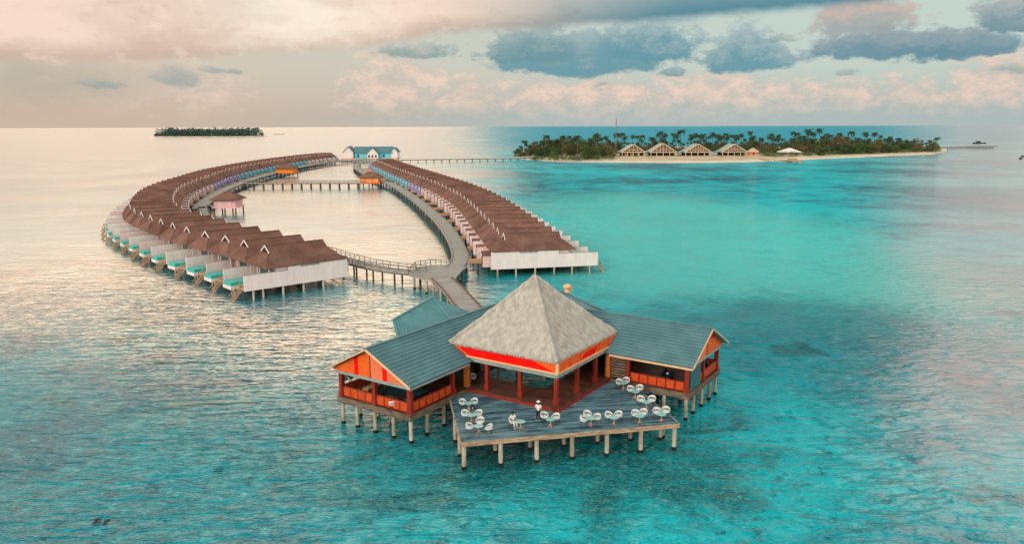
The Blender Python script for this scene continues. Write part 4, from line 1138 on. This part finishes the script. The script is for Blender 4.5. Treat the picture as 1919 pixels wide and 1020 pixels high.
# front hedge of sea shrubs as one mass
mb = MB(); rh = random.Random(9)
for i in range(340):
    px = rh.uniform(966, 1762)
    if 1158 < px < 1425 and rh.random() < .93: continue
    lo = 301.5 if px < 1150 else (296.5 if px < 1560 else 291)
    if px < 1000: lo = 295
    if px > 1480: lo = 296.5 - (px - 1480) / 280 * 9
    p = at(px, lo - rh.uniform(.8, 3.0), 1.4); r = rh.uniform(1.6, 3.2)
    leafball(mb, (p.x, p.y, 1.3 + r * .7), (r * 1.3, r, r * .95), 60, .4, rh)
tag(mb.build('undergrowth', M['leaf'], None), 'dense green sea shrubs along the top of the island beach', 'shrubs', None, 'stuff')

def lodge(px, w, h, label, dense):
    p = at(px, 293.5, 1.4)
    t = thing('beach_lodge', label, 'lodge', (p.x, p.y, 1.2), 0, 'gabled lodges on the island beach')
    hw = w / 2; d = 18
    MB().box(-hw, hw, 0, d, -.6, .5).build('floor', M['fascia'], t)
    MB().box(-hw + 1, hw - 1, 2.4, d - 1, .504, 3.4).build('wall', M['dark_wood'], t)
    mb = MB(); mb.slab([(-hw - 1, -1.5, 3.4), (0, -1.5, h), (0, d, h), (-hw - 1, d, 3.4)], .3); mb.slab([(hw + 1, -1.5, 3.4), (hw + 1, d, 3.4), (0, d, h), (0, -1.5, h)], .3)
    fix_normals(mb.build('roof', M['grey_trim'], t))
    mb = MB(); mb.slab([(-hw - 5, 1, 3.0), (-hw + 1, 1, 4.6), (-hw + 1, d - 2, 4.6), (-hw - 5, d - 2, 3.0)], .25); fix_normals(mb.build('side_roof', M['teal_light'], t))
    mb = MB()
    mb.bar((-hw - 1, -1.4, 3.3), (0, -1.4, h - .1), .35, .6); mb.bar((hw + 1, -1.4, 3.3), (0, -1.4, h - .1), .35, .6)
    mb.bar((-hw, -1.2, 3.5), (hw, -1.2, 3.5), .4, .5)
    for k in range(-dense, dense + 1):
        x = k * hw / (dense + 1); top = 3.4 + (h - 3.4) * (1 - abs(x) / (hw + 1)); mb.bar((x, -1.2, 3.5), (x, -1.2, top - .3), .28)
    for z in (5.6,):
        e = (hw + 1) * (1 - (z - 3.4) / (h - 3.4)); mb.bar((-e, -1.2, z), (e, -1.2, z), .25)
    fix_normals(mb.build('gable_frame', M['frame'], t))
    mb = MB(); e = hw; mb.add([(-e, .2, 3.5), (e, .2, 3.5), (0, .2, h - .6)], [(0, 1, 2)]); mb.build('gable_screen', M['screen'], t)
    for x in (-hw + .6, -hw / 2, 0, hw / 2, hw - .6): MB().bar((x, -.9, -.5), (x, -.9, 3.4), .5).build('post', M['frame'], t)
    for x in (-hw * .7, -.2 * hw, .35 * hw): MB().box(x, x + 2.0, 2.3, 2.4, .6, 2.9).build('door', M['dark_wood'] if dense != 2 else M['wood_tan'], t)
lodge(1187, 20, 10.2, 'gabled beach lodge with tan doors, leftmost of the four', 2)
lodge(1243, 22, 11.0, 'gabled beach lodge second from left, with shallow teal step before it', 3)
lodge(1308, 22, 10.4, 'gabled beach lodge third from left, red doors under a lattice front', 4)
lodge(1376, 21, 10.4, 'gabled beach lodge rightmost of the four beside the brown hut', 3)
p = at(1413, 292, 1.4); t = thing('beach_hut', 'small reddish hut right of the beach lodges', 'hut', (p.x, p.y, 1.2))
MB().box(-3.5, 3.5, 0, 6, 0, 3.2).build('wall', M['orange_light'], t); mb = MB(); hip(mb, -4.5, 4.5, -1, 7, 3.0, 6.4, .8); fix_normals(mb.build('roof', M['soil'], t)); MB().box(-.7, .7, -.05, 0, .1, 2.3).build('door', M['dark_wood'], t)
p = at(1484, 293, 1.4); t = thing('beach_canopy', 'wide white canopy roof on posts at the jetty head', 'canopy', (p.x, p.y, 1.2))
mb = MB(); hip(mb, -11, 8, -3, 7, 3.2, 6.6, 1.2); fix_normals(mb.build('roof', M['white'], t))
for x in (-9, -4, 1, 6):
    for y in (-2, 6): MB().bar((x, y, 0), (x, y, 3.3), .3).build('post', M['frame'], t)
MB().box(-8, 5, -1, 5, 0, .5).build('floor', M['fascia'], t)
# island jetty and head platform
a, b = at(1408, 298, 1.6), at(1500, 303, 1.6)
t = thing('island_jetty', 'short wooden jetty running along the shallows before the white canopy', 'jetty')
mb = MB(); mb.bar((a.x, a.y, 1.5), (b.x, b.y, 1.5), 2.4, .4); fix_normals(mb.build('deck', M['fascia'], t))
for k in range(9):
    q = a.lerp(b, k / 8); MB().tube([(q.x, q.y, -1.5), (q.x, q.y, 1.4)], .3, 6).build('pile', M['frame'], t)
p = at(1486, 305.5, 0)
t = thing('wooden_boat', 'brown wooden boat moored at the end of the island jetty', 'boat', (p.x, p.y, 0), R(2))
mb = MB(); vs = []; L = 7.2; sec = [(-1, .15, 1.9), (-.8, .75, 1.3), (-.4, 1.2, 1.0), (.2, 1.3, 1.0), (.7, .9, 1.25), (1, .1, 1.9)]
for (u, w, z) in sec: vs += [(u * L, -w, z), (u * L, -w * .6, -.3), (u * L, w * .6, -.3), (u * L, w, z)]
fs = [(i * 4 + k, (i + 1) * 4 + k, (i + 1) * 4 + k + 1, i * 4 + k + 1) for i in range(5) for k in range(3)] + [(0, 1, 2, 3), (23, 22, 21, 20)] + [(i * 4, i * 4 + 3, (i + 1) * 4 + 3, (i + 1) * 4) for i in range(5)]
mb.add(vs, fs); o = mb.build('hull', M['wood_tan'], t); fix_normals(o)
MB().box(-3.5, 3, -.9, .9, 1.0, 2.5).build('cabin', M['fascia'], t); MB().box(-4, 3.6, -1.2, 1.2, 2.5, 2.65).build('canopy', M['cream'], t)
# mast
t = thing('radio_mast', 'tall thin lattice radio mast rising behind the island palms', 'mast', (at(1152, 290, 1.4).x * 1.05, 720, 1.2))
h = 31
mb = MB()
for k in range(3):
    w = k * 2.094; mb.tube([(.8 * math.cos(w), .8 * math.sin(w), 0), (.25 * math.cos(w), .25 * math.sin(w), h)], .14, 5)
mb.build('legs_frame', M['steel'], t)
mb = MB()
for i in range(20):
    z0, z1 = h * i / 20, h * (i + 1) / 20; r0, r1 = .8 - .55 * i / 20, .8 - .55 * (i + 1) / 20
    for k in range(3):
        w, w2 = k * 2.094, (k + 1) * 2.094; mb.bar((r0 * math.cos(w), r0 * math.sin(w), z0), (r1 * math.cos(w2), r1 * math.sin(w2), z1), .09)
mb.build('lattice', M['steel'], t); MB().tube([(0, 0, h), (0, 0, h + 3)], .1, 5).build('antenna', M['steel'], t)
# distant pier on the right
a, b = at(1762, 279, 1.6), at(1862, 277.5, 1.6)
t = thing('distant_pier', 'low grey pier with a wide head beyond the right tip of the island', 'pier')
mb = MB(); mb.bar((a.x, a.y, 1.8), (b.x, b.y, 1.8), 2.5, .5); mb.bar(tuple(a.lerp(b, .55)[:2]) + (2.0,), (b.x, b.y, 2.0), 12, .6); fix_normals(mb.build('deck', M['wood_grey'], t))
for k in range(22):
    q = a.lerp(b, k / 21); MB().tube([(q.x, q.y, -1.5), (q.x, q.y, 1.6)], .35, 5).build('pile', M['pile_dark'], t)
q = at(1836, 271.5, 0)
t = thing('motor_launch', 'small dark launch lying beyond the distant pier', 'boat', (q.x, q.y, 0), R(4))
mb = MB(); L = 10; vs = []
for (u, w, z) in sec: vs += [(u * L, -w * 1.6, z), (u * L, -w, -.3), (u * L, w, -.3), (u * L, w * 1.6, z)]
mb.add(vs, fs); o = mb.build('hull', M['dark'], t); fix_normals(o); MB().box(-5, 1, -1.3, 1.3, 1.3, 3.4).build('cabin', M['dark'], t)
# buoys near the right frame edge
for i, (px, py, lab) in enumerate(((1913, 301, 'small dark mooring buoy nearest the right frame edge'), (1917, 297, 'small dark mooring buoy just beyond its neighbour'))):
    q = at(px, py, 0); t = thing('buoy', lab, 'buoy', (q.x, q.y, 0), 0, 'mooring buoys')
    MB().ball((0, 0, .3), (1.3, 1.3, .9), 10, 8).build('float', M['dark_wood'], t, smooth=True); MB().tube([(0, 0, 1.0), (0, 0, 2.0)], .15, 6).build('staff', M['dark'], t)
# coral head showing through the surface, lower left
q = at(181, 977, 0)
rr = random.Random(2); mb = MB()
for k in range(16): mb.ball((rr.uniform(-.75, .75), rr.uniform(-.35, .35), rr.uniform(-.14, -.04)), (rr.uniform(.12, .28), rr.uniform(.1, .22), rr.uniform(.08, .14)), 8, 6)
o = mb.build('coral_rock', M['rock']); o.location = (q.x, q.y, 0); tag(o, 'dark coral rock just breaking the water in the lower left', 'rock')

# ------------------------------------------------------------------ far wooded island, upper left
i0, i1 = at(290, 255, 0), at(499, 254.5, 0); D = (i0.y + i1.y) / 2
vs = []; n = 40
mb = MB(); xa, xb = i0.x / i0.y * (D + 90), i1.x / i1.y * (D + 90); ax = (xb - xa) / 2; cx = (xa + xb) / 2
pts = [(cx + ax * 1.02 * math.cos(2 * math.pi * k / n), D + 90 + 90 * math.sin(2 * math.pi * k / n)) for k in range(n)]
mb.poly(pts, -1, 1.2); o = mb.build('sandbank', M['sand']); fix_normals(o); struct(o)
mb = MB(); rf_ = random.Random(31)
for k in range(330):
    w = rf_.uniform(0, 6.283); rr_ = rf_.random() ** .5; x = cx + ax * .97 * rr_ * math.cos(w); y = D + 90 + 84 * rr_ * math.sin(w)
    e = min(1, (1 - abs((x - cx) / ax)) * 9); h = (14 + 9 * rf_.random()) * (.35 + .65 * e)
    if x < cx - ax * .86: h *= .55
    r = rf_.uniform(5, 9)
    for zz in (.25, .6, .88): leafball(mb, (x, y, h * zz), (r, r, h * .22), 16, 2.0, rf_)
    if rf_.random() < .25: leafball(mb, (x, y, h * 1.08), (3, 3, 1.6), 14, 1.6, rf_)
tag(mb.build('wood', M['leaf_far']), 'low dark wooded island on the horizon at upper left', 'wood', None, 'stuff')
q = at(524, 251, 0); t = thing('distant_jetty', 'thin faint jetty right of the far wooded island', 'jetty', (q.x, q.y, 0)); MB().box(-22, 18, -1, 1, 1.0, 2.2).build('deck', M['wood_grey'], t)
for k in range(6): MB().tube([(-20 + k * 7, 0, -1), (-20 + k * 7, 0, 1)], .4, 5).build('pile', M['pile_dark'], t)

# ------------------------------------------------------------------ water
def water():
    m, t, out = new_mat('water')
    geo = t.node('ShaderNodeNewGeometry').outputs['Position']
    x, y, z = t.sep(geo)[0:3]
    # --- what lies below: sand flats, reef patches, drop-off, plus painted shade and caustics (fixed to the place)
    warp = t.vm('ADD', geo, t.vm('MULTIPLY', t.com(t.noise(geo, .02, 3), t.noise(t.vm('ADD', geo, (70, 30, 0)), .02, 3), 0.0), (40, 40, 0)))
    big = t.noise(warp, .012, 4, .55)
    med = t.noise(geo, .09, 5, .6, .6)
    sml = t.noise(geo, .75, 5, .6, .2)
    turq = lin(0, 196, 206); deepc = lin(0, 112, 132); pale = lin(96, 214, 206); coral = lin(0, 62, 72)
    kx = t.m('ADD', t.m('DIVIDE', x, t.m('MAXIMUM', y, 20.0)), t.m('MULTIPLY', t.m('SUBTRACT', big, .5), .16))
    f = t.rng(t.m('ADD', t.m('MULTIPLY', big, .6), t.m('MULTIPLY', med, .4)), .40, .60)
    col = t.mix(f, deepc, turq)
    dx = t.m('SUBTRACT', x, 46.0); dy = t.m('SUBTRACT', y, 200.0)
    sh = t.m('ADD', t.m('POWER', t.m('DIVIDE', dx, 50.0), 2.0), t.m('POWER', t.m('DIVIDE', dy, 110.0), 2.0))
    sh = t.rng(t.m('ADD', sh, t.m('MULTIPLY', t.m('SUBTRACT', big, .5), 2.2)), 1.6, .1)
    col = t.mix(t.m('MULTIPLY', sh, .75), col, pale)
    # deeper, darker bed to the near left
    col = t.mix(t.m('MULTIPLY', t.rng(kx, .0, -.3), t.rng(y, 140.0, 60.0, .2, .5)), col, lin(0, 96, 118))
    def patch(cx, cy, rx, ry, lo, hi, k=1.6):
        a = t.m('POWER', t.m('DIVIDE', t.m('SUBTRACT', x, cx), rx), 2.0); b = t.m('POWER', t.m('DIVIDE', t.m('SUBTRACT', y, cy), ry), 2.0)
        n_ = t.m('ADD', t.m('MULTIPLY', t.m('SUBTRACT', med, .5), k), t.m('MULTIPLY', t.m('SUBTRACT', sml, .5), k * .8))
        return t.rng(t.m('ADD', t.m('ADD', a, b), n_), hi, lo)
    col = t.mix(t.m('MULTIPLY', patch(40.0, 92.0, 26.0, 34.0, .1, 1.2), .6), col, lin(0, 92, 116))
    col = t.mix(t.m('MULTIPLY', patch(4.0, 58.0, 22.0, 11.0, .1, 1.1, 3.4), .7), col, lin(0, 66, 66))  # reef growth, with the restaurant's dark shade painted into the bed colour
    cor = t.m('MULTIPLY', t.rng(med, .54, .68), t.rng(y, 150.0, 80.0, .15, .8))
    col = t.mix(cor, col, coral)
    col = t.mix(t.m('MULTIPLY', t.rng(sml, .52, .70), t.rng(y, 130.0, 60.0, 0, .7)), col, coral)
    col = t.mix(t.m('MULTIPLY', t.rng(sml, .45, .28), t.rng(y, 120.0, 60.0, 0, .4)), col, lin(90, 226, 218))
    caustic_net = t.noise(t.vm('MULTIPLY', geo, (1.0, 1.6, 1.0)), 1.5, 3, .6, 1.2)  # bright network of caustic light, painted into the bed colour
    col = t.mix(t.m('MULTIPLY', t.rng(t.m('ABSOLUTE', t.m('SUBTRACT', caustic_net, .5)), .05, .0), t.rng(y, 95.0, 50.0, 0, .24)), col, lin(120, 240, 232))
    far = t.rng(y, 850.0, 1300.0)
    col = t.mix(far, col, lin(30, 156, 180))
    # --- where the wind ruffles the surface and where the lagoon lies calm
    calm_l = t.m('MULTIPLY', t.rng(kx, .06, -.10), t.rng(t.m('ADD', y, t.m('MULTIPLY', kx, 38.0)), 40.0, 86.0))
    calm_r = t.m('MULTIPLY', t.m('MULTIPLY', t.rng(kx, .42, .60), t.rng(y, 5.0, 80.0)), .85)
    calm = t.m('MAXIMUM', calm_l, calm_r)
    ruf = t.m('SUBTRACT', 1.0, calm)
    def wv(sc, sx, sy, an, det, ro=.55, di=.3):
        mp = t.node('ShaderNodeMapping'); mp.inputs['Rotation'].default_value = (0, 0, an); mp.inputs['Scale'].default_value = (sx, sy, 1)
        t.l.new(geo, mp.inputs[0]); return t.noise(mp.outputs[0], sc, det, ro, di)
    w1 = t.mix(t.rng(kx, .02, .3), wv(1.0, .30, .98, -R(27), 2, .42, .5), wv(1.0, .30, .92, R(24), 2, .42, .5))
    w2 = wv(1.0, 1.1, 2.4, R(14), 2, .5, .4)
    w0 = wv(1.0, .07, .16, -R(9), 2, .5, .2)
    gust = t.rng(t.noise(geo, .022, 3, .5), .35, .65, .5, 1.2)
    hgt = t.m('ADD', t.m('MULTIPLY', w1, 1.0), t.m('MULTIPLY', w2, .2))
    hgt = t.m('ADD', t.m('MULTIPLY', hgt, gust), t.m('MULTIPLY', w0, .8))
    rough_map = t.m('MAXIMUM', t.m('MULTIPLY', ruf, .9), t.rng(y, 165.0, 78.0, .0, 1.0))
    amp = t.m('MULTIPLY', t.rng(rough_map, 0.0, 1.0, .15, 1.0, False), hgt)
    nrm = t.bump(amp, 1.0, .95)
    fr = t.node('ShaderNodeFresnel'); fr.inputs[0].default_value = 1.5; t.l.new(nrm, fr.inputs['Normal'])
    fac = t.m('POWER', t.m('MAXIMUM', fr.outputs[0], .001), t.rng(ruf, 0.0, 1.0, .34, .85, False))
    fac = t.m('MULTIPLY', fac, t.rng(ruf, 0.0, 1.0, .93, .42, False), clamp=True)
    fac = t.m('MULTIPLY', fac, t.m('SUBTRACT', 1.0, t.m('MULTIPLY', t.m('MULTIPLY', far, ruf), .4)))
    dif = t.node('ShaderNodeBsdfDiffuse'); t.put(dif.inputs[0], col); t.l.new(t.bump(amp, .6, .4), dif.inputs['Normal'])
    gl = t.node('ShaderNodeBsdfGlossy'); t.put(gl.inputs['Roughness'], t.rng(rough_map, 0.0, 1.0, .17, .07, False)); gl.inputs[0].default_value = (1, 1, 1, 1); t.l.new(nrm, gl.inputs['Normal'])
    mx = t.node('ShaderNodeMixShader'); t.put(mx.inputs[0], fac); t.l.new(dif.outputs[0], mx.inputs[1]); t.l.new(gl.outputs[0], mx.inputs[2])
    t.l.new(mx.outputs[0], out.inputs[0])
    return m
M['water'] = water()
n = 96; rads = [200, 600, 2000, 8000, 40000]; vs = [(0, 300, 0)]; fs = []
for r_ in rads: vs += [(r_ * math.cos(2 * math.pi * k / n), 300 + r_ * math.sin(2 * math.pi * k / n), 0) for k in range(n)]
for k in range(n): fs.append((0, 1 + k, 1 + (k + 1) % n))
for i in range(len(rads) - 1):
    for k in range(n): a_, b_ = 1 + i * n + k, 1 + i * n + (k + 1) % n; fs.append((a_, a_ + n, b_ + n, b_))
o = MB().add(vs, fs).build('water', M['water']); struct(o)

# ------------------------------------------------------------------ sky
SUN_EL = R(21); SUN_AZ = R(-146)      # compass-style azimuth from +Y, negative = left; behind the camera's left shoulder
W = bpy.data.worlds.new('World'); S.world = W; W.use_nodes = True
t = NT(W.node_tree); t.n.clear()
d = t.node('ShaderNodeTexCoord').outputs['Generated']
dx, dy, dz = t.sep(d)[0:3]
az = t.m('ARCTAN2', dx, dy); el = t.m('ARCSINE', t.m('MAXIMUM', t.m('MINIMUM', dz, .9999), -.9999))
U = t.m('MULTIPLY', az, F); V = t.m('MULTIPLY', el, F)       # in units of 1/1420 rad
UV = t.com(U, V, 0.0)
def cc(px, py): a, e = azel(px, py); return a * F, e * F
nw = t.noise(t.com(t.m('MULTIPLY', U, .011), t.m('MULTIPLY', V, .017), 0.0), 1.0, 5, .55)
nw2 = t.noise(t.com(t.m('MULTIPLY', U, .011), t.m('MULTIPLY', V, .017), 7.3), 1.0, 5, .55)
nf = t.noise(t.com(t.m('MULTIPLY', U, .026), t.m('MULTIPLY', V, .042), 3.0), 1.0, 9, .66)
nL = t.noise(t.com(t.m('MULTIPLY', U, .0035), t.m('MULTIPLY', V, .008), 1.0), 1.0, 5, .5)
Uw = t.m('ADD', U, t.m('MULTIPLY', t.m('SUBTRACT', nw, .5), 90)); Vw = t.m('ADD', V, t.m('MULTIPLY', t.m('SUBTRACT', nw2, .5), 46))
def blob(px, py, rx, ry, soft=.25, bottom=.55, warpamt=1.0, amp=1.5):
    cx, cy = cc(px, py)
    uu = t.m('DIVIDE', t.m('SUBTRACT', Uw if warpamt else U, cx), rx)
    vv = t.m('SUBTRACT', Vw if warpamt else V, cy)
    up = t.m('GREATER_THAN', vv, 0.0)
    den = t.m('ADD', ry * bottom, t.m('MULTIPLY', up, ry * (1 - bottom)))
    vv = t.m('DIVIDE', vv, den)
    r = t.m('SQRT', t.m('ADD', t.m('MULTIPLY', uu, uu), t.m('MULTIPLY', vv, vv)))
    r = t.m('ADD', r, t.m('MULTIPLY', t.m('SUBTRACT', nf, .5), -amp))
    return t.rng(r, 1.0 + soft * .4, 1.0 - soft), vv
sk = t.node('ShaderNodeTexSky'); sk.sky_type = 'NISHITA'; sk.sun_disc = False; sk.sun_elevation = SUN_EL; sk.sun_rotation = SUN_AZ; sk.altitude = 0; sk.dust_density = 2.5
K = 10.0
def C(r, g, b, s=1.0): return tuple(c * s for c in lin(r, g, b))
# hazy veil over the clear sky
veil_low = t.mix(t.rng(U, -700.0, 300.0), C(220, 192, 174), C(180, 192, 190))
veil_hi = t.mix(t.rng(U, -700.0, 500.0), C(218, 206, 188), C(200, 214, 204))
col = t.mix(t.rng(V, 0.0, 120.0), veil_low, veil_hi)
skyc = t.mix(1.0, sk.outputs[0], (.1, .1, .1), 'MULTIPLY')
col = t.mix(.14, col, skyc)
# pink cumulus far away
pk = t.mix(t.rng(nf, .35, .65), C(204, 192, 182), C(238, 210, 192))
for (px, py, rx, ry, a) in ((740, 165, 95, 70, .85), (880, 185, 60, 50, .7), (1010, 190, 70, 60, .8), (1120, 185, 90, 66, .85), (1230, 198, 60, 45, .6), (1330, 180, 75, 60, .8), (1420, 195, 50, 52, .7), (1490, 185, 40, 40, .7), (1590, 185, 75, 36, .7), (1700, 180, 50, 40, .7), (1780, 195, 45, 30, .5), (1870, 160, 80, 60, .85), (240, 150, 110, 60, .7), (390, 165, 70, 55, .6), (90, 60, 120, 50, .6)):
    mk, _ = blob(px, py, rx, ry, .6, .8, 1.0, 3.0); col = t.mix(t.m('MULTIPLY', mk, a), col, pk)
col = t.mix(t.rng(V, 55.0, 8.0, 0, .8), col, t.mix(t.rng(U, -650.0, 150.0), C(203, 184, 164), C(176, 188, 186)))
# grey soft bank at left
g, _ = blob(90, 150, 210, 50, .7, .9); col = t.mix(t.m('MULTIPLY', g, .7), col, C(186, 178, 162))
# blue cumulus with flat bases
def bcloud(px, py, rx, ry, top, bot, a=1.0, soft=.32, b=.35, amp=1.7):
    global col
    mk, vv = blob(px, py, rx, ry, soft, b, 1.0, amp)
    cl = t.mix(t.rng(t.m('ADD', vv, t.m('MULTIPLY', t.m('SUBTRACT', nf, .5), 3.0)), -.3, 1.1), bot, top)
    col = t.mix(t.m('MULTIPLY', mk, a), col, cl)
BT, BB = C(166, 184, 186), C(104, 154, 166)
bcloud(1090, 118, 175, 62, BT, BB, .95); bcloud(1215, 96, 105, 62, BT, BB, .95); bcloud(1000, 100, 95, 55, C(160, 178, 176), C(110, 150, 158), .85)
bcloud(1395, 112, 72, 62, BT, BB, .95); bcloud(1450, 122, 45, 22, BT, BB, .85); bcloud(1262, 140, 26, 18, BT, BB, .8)
bcloud(1680, 100, 150, 42, C(156, 168, 172), C(108, 146, 160), .95); bcloud(1800, 95, 110, 34, C(150, 166, 172), C(108, 146, 160), .9)
bcloud(1620, 50, 85, 60, C(206, 182, 170), C(160, 166, 168), .85)
bcloud(1905, 45, 60, 40, C(170, 176, 176), C(112, 144, 156), .9)
bcloud(790, 98, 75, 26, C(184, 188, 178), C(120, 154, 158), .7, .4, .5, 3.0)
for (px, py, rx, ry) in ((335, 146, 38, 18), (403, 132, 26, 12), (448, 134, 20, 9), (1255, 142, 30, 11), (1585, 142, 22, 7), (1905, 135, 40, 11), (1130, 155, 18, 5), (1470, 72, 32, 7), (185, 155, 40, 14)):
    bcloud(px, py, rx, ry, C(168, 178, 174), C(140, 160, 160), .62, .7, .5, 3.6)
# great overhanging bank along the top, base rising to the right
rmp = t.node('ShaderNodeFloatCurve'); cm = rmp.mapping; cv = cm.curves[0]
prof = [(-200, 118), (0, 112), (150, 112), (300, 112), (450, 100), (600, 92), (700, 84), (800, 66), (950, 56), (1100, 48), (1300, 34), (1500, 20), (1650, 2), (1750, -40), (2000, -120)]
P3 = [(cc(px, py)[0], cc(px, py)[1]) for px, py in prof]
u0_, u1_ = -1000.0, 1000.0
pts = [((u - u0_) / (u1_ - u0_), v / 500.0) for u, v in P3 if u0_ < u < u1_]
cv.points[0].location = pts[0]; cv.points[1].location = pts[-1]
for q in pts[1:-1]: cv.points.new(*q)
cm.update()
t.put(rmp.inputs['Value'], t.m('DIVIDE', t.m('SUBTRACT', t.m('ADD', U, t.m('MULTIPLY', t.m('SUBTRACT', nw, .5), 60)), u0_), u1_ - u0_, clamp=True))
base = t.m('MULTIPLY', rmp.outputs[0], 500.0)
hb = t.m('ADD', t.m('SUBTRACT', V, base), t.m('MULTIPLY', t.m('SUBTRACT', nw2, .5), 26))      # height above the base
bm_ = t.rng(hb, -7.0, 12.0)
sh_l = t.mix(t.rng(t.m('ADD', hb, t.m('MULTIPLY', t.m('SUBTRACT', nL, .5), 90)), 0.0, 55.0), C(204, 180, 164), C(246, 220, 200))
glow, _ = blob(520, 18, 210, 66, 1.2, 1.0, 0); sh_l = t.mix(t.m('MULTIPLY', glow, .85), sh_l, C(252, 246, 228))
sh_l = t.mix(t.m('MULTIPLY', t.rng(nL, .55, .40), .4), sh_l, C(210, 184, 166))
sh_l = t.mix(t.m('MULTIPLY', t.rng(t.m('ADD', t.m('MULTIPLY', nf, .6), t.m('MULTIPLY', nw, .4)), .5, .66), .5), sh_l, C(252, 226, 206))
sh_l = t.mix(t.m('MULTIPLY', t.rng(t.m('ADD', t.m('MULTIPLY', nf, .5), t.m('MULTIPLY', nw2, .5)), .47, .34), .35), sh_l, C(196, 182, 166))
sh_r = t.mix(t.rng(hb, 0.0, 50.0), C(86, 138, 152), C(134, 164, 170))
bank = t.mix(t.rng(U, -230.0, 320.0), sh_l, sh_r)
col = t.mix(bm_, col, bank)
# the rest of the vault, unseen above and behind; shaped to tint water and light facades
vl = tuple(v * 1.0 for v in (1.05, .72, .47)); vc = C(40, 156, 172, .8); vr = C(246, 190, 172, 1.45); vb = C(240, 222, 208, 1.5)
vault = t.mix(t.rng(t.m('ADD', az, t.m('MULTIPLY', t.m('SUBTRACT', nL, .5), .3)), R(-14), R(6)), vl, vc)
vault = t.mix(t.rng(t.m('ADD', az, t.m('MULTIPLY', t.m('SUBTRACT', nL, .5), .3)), R(22), R(34)), vault, vr)
vault = t.mix(t.rng(t.m('ABSOLUTE', az), R(60), R(110)), vault, vb)
gz = t.m('DIVIDE', t.m('ADD', az, R(19)), R(27)); ge = t.m('DIVIDE', t.m('SUBTRACT', el, R(26)), R(24))
gr = t.m('ADD', t.m('MULTIPLY', gz, gz), t.m('MULTIPLY', ge, ge))
vault = t.mix(t.rng(gr, 1.3, .05), vault, (2.7, 1.8, 1.15))
vault = t.mix(t.rng(el, R(38), R(60)), vault, C(140, 202, 212, 1.0))
col = t.mix(t.rng(el, R(9.5), R(15)), col, vault)
col = t.mix(t.rng(el, R(0), R(-2)), col, C(120, 150, 150, .5))
bg = t.node('ShaderNodeBackground'); bg.inputs[1].default_value = .1
t.put(bg.inputs[0], t.mix(1.0, col, (K, K, K), 'MULTIPLY'))
for nd in t.n:
    if nd.type == 'MIX' : nd.clamp_result = False
wo = t.node('ShaderNodeOutputWorld'); t.l.new(bg.outputs[0], wo.inputs[0])

L = bpy.data.lights.new('sun', 'SUN'); L.energy = 1.5; L.use_shadow = True; L.angle = R(12); L.color = (1.0, .86, .74)
lo = bpy.data.objects.new('sun', L); COL.objects.link(lo)
sd = Vector((math.sin(SUN_AZ) * math.cos(SUN_EL), math.cos(SUN_AZ) * math.cos(SUN_EL), math.sin(SUN_EL)))
lo.rotation_euler = (-sd).to_track_quat('-Z', 'Y').to_euler(); lo.location = sd * 100

# ------------------------------------------------------------------ camera
cam = bpy.data.cameras.new('camera'); co = bpy.data.objects.new('camera', cam); COL.objects.link(co)
cam.sensor_fit = 'HORIZONTAL'; cam.sensor_width = 36; cam.lens = 36 * F / 1919.0
cam.clip_start = .5; cam.clip_end = 90000
co.matrix_world = Matrix.Translation((0, 0, H)) @ Matrix.Rotation(math.pi / 2 - PITCH, 4, 'X') @ Matrix.Rotation(R(-.17), 4, 'Z')
S.camera = co
S.view_settings.view_transform = 'Standard'; S.view_settings.look = 'None'; S.view_settings.exposure = 0; S.view_settings.gamma = 1
S.render.resolution_x = 1024; S.render.resolution_y = 545
if hasattr(S, 'cycles'): S.cycles.max_bounces = 5
